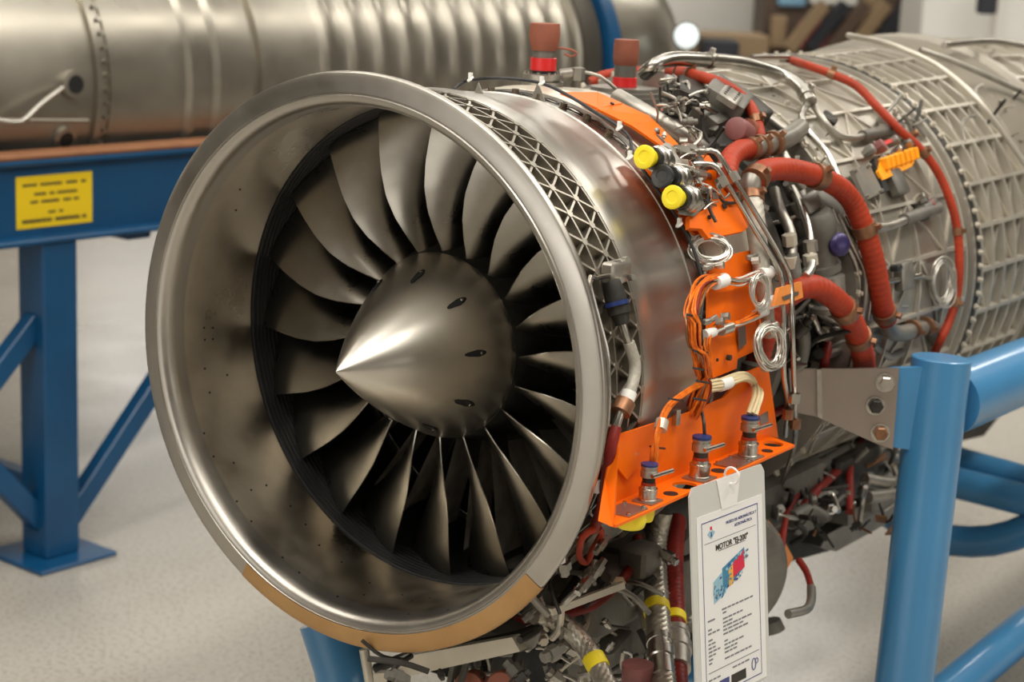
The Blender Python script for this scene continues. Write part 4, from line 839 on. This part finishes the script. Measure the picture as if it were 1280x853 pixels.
# stainless bracket
PN = Vector((.57, -.82, 0)).normalized(); PP = pt + PN*.030           # the bracket plate stands square to the post
def onP(px, py, off=0.): v = ray(px, py); c = CAM - AX; return c + v*((PP + PN*off - c).dot(PN)/v.dot(PN))
bp = [(986,461),(1124,461),(1121,500),(1116,562),(1098,556),(1062,540),(1020,521),(990,515)]
sp_('engine_bracket', MB().slab([onP(x, y, .012) for x, y in bp], PN, .008), 'plate_steel', 'bare stainless bracket plate', 0)
sp_('bracket_lip', MB().slab([onP(x, y, .020) for x, y in ((1021,462),(1027,462),(1028,524),(1022,521))], PN, .008), 'steel', None, 0)
sp_('blue_gusset', MB().slab([onP(x, y, .003) for x, y in ((1112,461),(1160,459),(1155,565),(1106,558))], PN, .012), 'blue_paint', None, 0)
for (x, y), m in (((1106,478), 'steel'), ((1094,507), 'dark_metal'), ((1100,541), 'copper_clamp')):
    p = onP(x, y, .012); sp_('washer', MB().lathe([(0, .0165), (.003, .0165), (.0032, .010)], p, PN, 24), 'steel'); sp_('hex_bolt', MB().lathe([(.003, .0125), (.011, .0125), (.0125, .010)], p, PN, 6), m, None, 20)

# ================================================================== background engine on its stand
BY = math.radians(5); bd = Vector((math.sin(BY), math.cos(BY), 0)); bs = Vector((bd.y, -bd.x, 0))     # bs points to the camera side
leg = onZ(64, 694, -H) + AX
bax0 = leg - bs*.47
def bz(px, py, off):      # point above the vertical plane parallel to the beam at offset off towards the camera
    n_ = bs; p0 = leg + bs*off; v = ray(px, py); t = (p0-CAM).dot(n_)/v.dot(n_); return CAM + v*t
axp = bz(120, 92, -.47); AZ = axp.z
print('BG axis height', AZ, 'leg', leg, 'axis', axp)
def along(px, py, off=-.47): return (bz(px, py, off)-leg).dot(bd)
BE = thing('display_engine', 'blurred long ribbed metal jet engine on the dark blue stand behind', 'engine', leg - bs*.47 + Vector((0, 0, AZ)))
RB = .40
def bl(prof, name, m, label=None, n=90):
    mb = MB(); o = Vector((0, 0, 0)); return mb.lathe(prof, o, bd, n).build(name, M[m], BE, 40, label)
s = [along(x, y, -.47+.36) for x, y in ((-60,92),(118,90),(318,80),(409,75),(700,62),(742,60),(753,58),(848,52))]
print('BG stations', s)
bl([(s[0]-1.2, .0), (s[0]-1.2, RB*.97), (s[0], RB*.98), (s[0]+.02, RB*.99), (s[1]-.03, RB), (s[1]-.03, RB*1.03), (s[1]-.012, RB*1.03), (s[1]-.012, RB*1.015), (s[1]+.012, RB*1.015), (s[1]+.012, RB*1.03), (s[1]+.02, RB*1.0)], 'front_casing', 'bg_metal')
bl([(s[1]+.02, RB*1.0), ((s[1]*2+s[2])/3, RB*1.015), (s[2]-.02, RB*1.0), (s[2]-.02, RB*1.04), (s[2], RB*1.04), (s[2], RB*1.0)], 'middle_casing', 'bg_metal')
prof = [(s[2], RB)]; N = 11; st0, st1 = s[3]-.03, s[4]
for k in range(N):
    c_ = st0 + (st1-st0)*k/(N-1); h_ = (st1-st0)/(N-1)
    prof += [(c_-h_*.28, RB*.985), (c_-h_*.16, RB*1.0), (c_-h_*.06, RB*1.025), (c_+h_*.06, RB*1.025), (c_+h_*.16, RB*1.0), (c_+h_*.28, RB*.985)]
prof += [(s[4]+.04, RB*.98), (s[4]+.05, RB*1.05), (s[5]-.03, RB*1.05), (s[5]-.02, RB*.98), (s[5], RB*.98)]
bl(prof, 'ribbed_casing', 'bg_metal', 'ribbed casing section')
for q in (.52, .70): c_ = s[1]+(s[2]-s[1])*q; bl([(c_-.025, RB*1.0), (c_-.008, RB*1.045), (c_+.008, RB*1.045), (c_+.025, RB*1.0)], 'rib', 'bg_metal')
bl([(s[4]+.055, RB*1.0), (s[4]+.055, RB*1.07), (s[5]-.035, RB*1.07), (s[5]-.035, RB*1.0)], 'dark_flange', 'bg_dark', 'dark flange with nuts')
bl([(s[5]-.015, RB), (s[5]-.015, RB*1.13), (s[6], RB*1.13), (s[6], RB)], 'support_ring', 'blue_dark', 'blue support ring')
bl([(s[6], RB*.98), (s[6]+.1, RB*1.0), (s[7]-.1, RB*.97), (s[7]+.02, RB*.90), (s[7]+.05, RB*.82), (s[7]+.05, RB*.5), (s[7]-.2, RB*.4), (s[7]-.2, 0)], 'exhaust_casing', 'bg_metal')
for k in range(72):
    a = 2*PI*k/72
    if math.cos(a-.6) < -.2: continue
    d_ = bs*math.cos(a)+Vector((0, 0, 1))*math.sin(a)
    for st_, mm in ((s[1]-.002, 'bg_dark'),): MB().lathe([(0, .006), (.014, .006)], d_*(RB*1.015)+bd*st_, d_, 6).build('flange_nut', M['bg_metal'], BE, 40)
for (x, y), r1 in (((86,105), .036), ((80,173), .032)):
    p = bz(x, y, -.47+.385) - BE.location; q = (p - bd*p.dot(bd)).normalized(); p2 = bd*p.dot(bd) + q*(RB+.001)
    MB().lathe([(-.01, r1), (.012, r1), (.013, r1*.7), (.0135, r1*.7)], p2, q, 24).build('port_ring', M['bg_metal'], BE, 40); MB().lathe([(.012, r1*.66), (.0145, r1*.66)], p2, q, 20).build('port_hole', M['black'], BE, 0)
MB().tube([bz(-40,150,-.02)-BE.location, bz(0,151,-.02)-BE.location, bz(25,153,-.02)-BE.location, bz(52,130,-.03)-BE.location, bz(78,110,-.05)-BE.location], .0075, 10, .02).build('bent_pipe', M['steel'], BE, 60, 'bent bright pipe')
MB().tube([bz(-40,150,-.05)-BE.location, bz(110,151,-.05)-BE.location], .005, 8).build('side_seam', M['bg_metal'], BE, 60)
BS = thing('display_stand', 'dark blue welded steel stand under the background engine', 'stand', leg)
def bsx(name, mb, m='blue_dark', label=None, smooth=0): o = mb.build(name, M[m], BS, smooth, label); o.location = -leg; return o
z_top = bz(64, 201, .06).z; z_bot = bz(64, 305, .06).z
print('beam', z_top, z_bot)
L0, L1 = along(-500, 200, 0), along(420, 190, 0)+1.2
def bbox(l0, l1, off0, off1, z0, z1): return MB().box(leg + bd*(l0+l1)/2 + bs*(off0+off1)/2 + Vector((0, 0, (z0+z1)/2)), (l1-l0, off1-off0, z1-z0), bd, bs, (0, 0, 1), bev=.004)
bsx('top_beam', MB().add(*(lambda m: (m.v, m.f))(bbox(L0, L1, -.01, .01, z_bot+.01, z_top-.01))).add(*(lambda m: (m.v, m.f))(bbox(L0, L1, -.06, .06, z_bot, z_bot+.014))).add(*(lambda m: (m.v, m.f))(bbox(L0, L1, -.06, .03, z_top-.014, z_top))), label='dark blue steel beam')
bsx('timber_strip', bbox(L0, L1, -.06, .03, z_top+.001, z_top+.014), 'wood_edge', 'orange brown timber strip on the beam')
bsx('leg', bbox(-.052, .052, -.052, .052, .012, z_bot), label='square leg')
bsx('foot_plate', bbox(-.12, .12, -.12, .12, 0, .012))
def brace(p, q, w_=.045): d = (q-p); x = d.normalized(); return MB().box((p+q)/2, (d.length, w_, w_*1.2), x, x.cross(Vector((0, 0, 1))).normalized(), x.cross(x.cross(Vector((0, 0, 1)))).normalized(), bev=.003)
bsx('brace', brace(bz(80,655,0), bz(240,410,0))); bsx('brace', brace(bz(45,400,0), bz(-60,540,0))); bsx('brace', brace(bz(58,660,0), bz(-60,540,0)))
bsx('floor_rail', bbox(-2.6, -.05, -.30, -.22, .12, .2)); bsx('brace', brace(bz(58,610,-.05), bz(-80,560,-.7)))
for l in (2.1,): bsx('leg', bbox(l-.052, l+.052, -.052, .052, .012, z_bot)); bsx('foot_plate', bbox(l-.12, l+.12, -.12, .12, 0, .012))
for l in (0, 2.1): bsx('leg', bbox(l-.052, l+.052, -.99, -.89, .012, z_bot)); bsx('cross_beam', bbox(l-.05, l+.05, -.95, -.01, z_bot+.0, z_bot+.05))
bsx('rear_beam', bbox(L0, L1, -.98, -.90, z_bot, z_top))
for l in (.3, 2.3):
    bsx('saddle', bbox(l-.04, l+.04, -.62, -.32, z_bot+.02, AZ-RB*.985)); bsx('cross_beam', bbox(l-.04, l+.04, -.95, -.01, z_bot-.03, z_bot+.03))
# yellow plate
q0 = bz(20, 221, .012); q1 = bz(115, 215, .012); q2 = bz(114, 279, .012); q3 = bz(20, 286, .012)
zt, zb = (q0.z+q1.z)/2, (q2.z+q3.z)/2; q0.z = q1.z = zt; q2.z = q3.z = zb; q3.x, q3.y = q0.x, q0.y; q2.x, q2.y = q1.x, q1.y
plq = bsx('name_plate', MB().slab([q3, q2, q1, q0], bs, .003), 'sign_yellow', 'yellow lettered plate')
plw = (q1-q0).length; plh = zt-zb
random.seed(5)
def plate_words(v, hgt, spans):       # lettering too blurred to read in the photograph
    mb = MB()
    for a_, b_2 in spans:
        x = a_
        while x < b_2:
            w2 = min(random.uniform(.016, .03), b_2-x); p = q0 + bd*plw*x + bs*.0004; p.z = zb + plh*v; r_ = p + bd*plw*w2*.8
            mb.slab([p, r_, r_+Vector((0, 0, plh*hgt)), p+Vector((0, 0, plh*hgt))], bs, .0003); x += w2
    o = mb.build('plate_lettering', M['ink'], plq, 0)
plate_words(.80, .055, ((.08, .27), (.31, .60), (.65, .80), (.85, .92)))
plate_words(.62, .055, ((.23, .39), (.43, .50), (.53, .80))); plate_words(.47, .055, ((.18, .28), (.32, .56), (.61, .72), (.75, .82)))
plate_words(.26, .05, ((.41, .51), (.55, .61))); plate_words(.10, .07, ((.07, .46), (.50, .83), (.86, .92)))

# ================================================================== far background
def far(px, py, dist): v = ray(px, py); return CAM + v*(dist/v.dot(FW))
def fbox(name, x0, y0, x1, y1, dist, m, depth=.3, ground=True, lab=None, cat=None, **k):
    a, b_ = far(x0, y0, dist), far(x1, y0, dist); c = far(x0, y1, dist); z1 = max(a.z, b_.z); z0 = 0 if ground else c.z
    d = (b_-a); d.z = 0; w_ = d.length; d.normalize(); nrm = d.cross(Vector((0, 0, 1))); ctr = (a+b_)/2; ctr.z = (z0+z1)/2; ctr -= nrm*depth/2
    o = MB().box(ctr, (w_, depth, z1-z0), d, nrm, (0, 0, 1), bev=.01).build(name, M[m], None, 0, org=(ctr.x, ctr.y, z0))
    if lab: tag(o, lab, cat)
    return o
fbox('partition_wall', 700, -260, 962, 60, 10.5, 'wall_white', .15, True, 'blurred white partition wall at the upper centre', 'partition')
fbox('metal_cabinet', 1172, -200, 1400, 60, 8.5, 'wall_white', .5, True, 'blurred pale cabinet at the upper right corner', 'cabinet')
fbox('control_box', 1228, -40, 1252, 18, 8.38, 'bg_black', .06, False, 'small black box fixed on the pale cabinet', 'box')
fbox('cabinet_post', 1262, -200, 1270, 50, 8.40, 'wall_grey', .04, False, 'thin grey post in front of the pale cabinet', 'post')
RK = fbox('display_rack', 962, -60, 1168, 80, 10.0, 'bg_brown', .5, True, 'dark brown display rack between the white walls', 'rack')
for i, (x0, y0, x1, y1, m, lb) in enumerate(((975,-30,1010,8,'bg_blue','pale blue panel on the dark rack'),(1015,-30,1075,6,'wall_white','white panel on the dark rack'),(965,20,985,60,'bg_tan','tan crate at the left of the dark rack'),(1000,28,1040,60,'bg_pink','pink sheet leaning on the dark rack'),(1045,20,1060,60,'bg_black','black upright board on the dark rack'),(1078,-10,1105,60,'bg_tan','tan upright board on the dark rack'),(1130,-40,1168,60,'bg_black','black upright board at the right of the rack'))):
    o = fbox('display_panel', x0, y0, x1, y1, 9.98, m, .04, False); o.parent = RK; o.location -= RK.location
for k in range(6):
    a, b_ = far(985+k*26, 62, 9.9), far(1030+k*26, 5, 9.9); d = (b_-a).normalized(); o = MB().box((a+b_)/2, ((b_-a).length, .05, .06), d, d.cross(Vector((0, 0, 1))).normalized(), d.cross(d.cross(Vector((0, 0, 1)))).normalized()).build('slanted_rail', M[('bg_tan', 'bg_black', 'bg_brown')[k % 3]], None, 0, org=tuple((a+b_)/2))
    o.parent = RK; o.location -= RK.location
fbox('low_cabinet', 830, 45, 962, 110, 9.6, 'bg_tan', .4, True, 'low tan cabinet before the white partition', 'cabinet')
fbox('dark_crate', 880, 52, 925, 90, 9.3, 'bg_black', .3, True, 'dark crate before the low tan cabinet', 'crate')

lp = far(858, 45, 6.6); LT = thing('round_lamp', 'small lit round white lamp on a thin post behind the engines', 'lamp', (lp.x, lp.y, 0)); h_ = Vector((0, 0, lp.z))
MB().lathe([(-.03, .035), (-.01, .048), (0, .05)], h_, (.6, -.8, 0), 24).build('lamp_shell', M['bg_black'], LT); MB().lathe([(.0, .045), (.008, .043), (.012, .03), (.013, 0)], h_, (.6, -.8, 0), 24).build('lamp_lens', M['lamp_glass'], LT)
MB().tube([h_ - Vector((0, 0, .045)), Vector((0, 0, .01))], .014, 12, 1.).build('lamp_post', M['steel_dull'], LT); MB().lathe([(0, .12), (.015, .12), (.02, .02)], (0, 0, 0), (0, 0, 1), 24).build('lamp_base', M['bg_black'], LT)
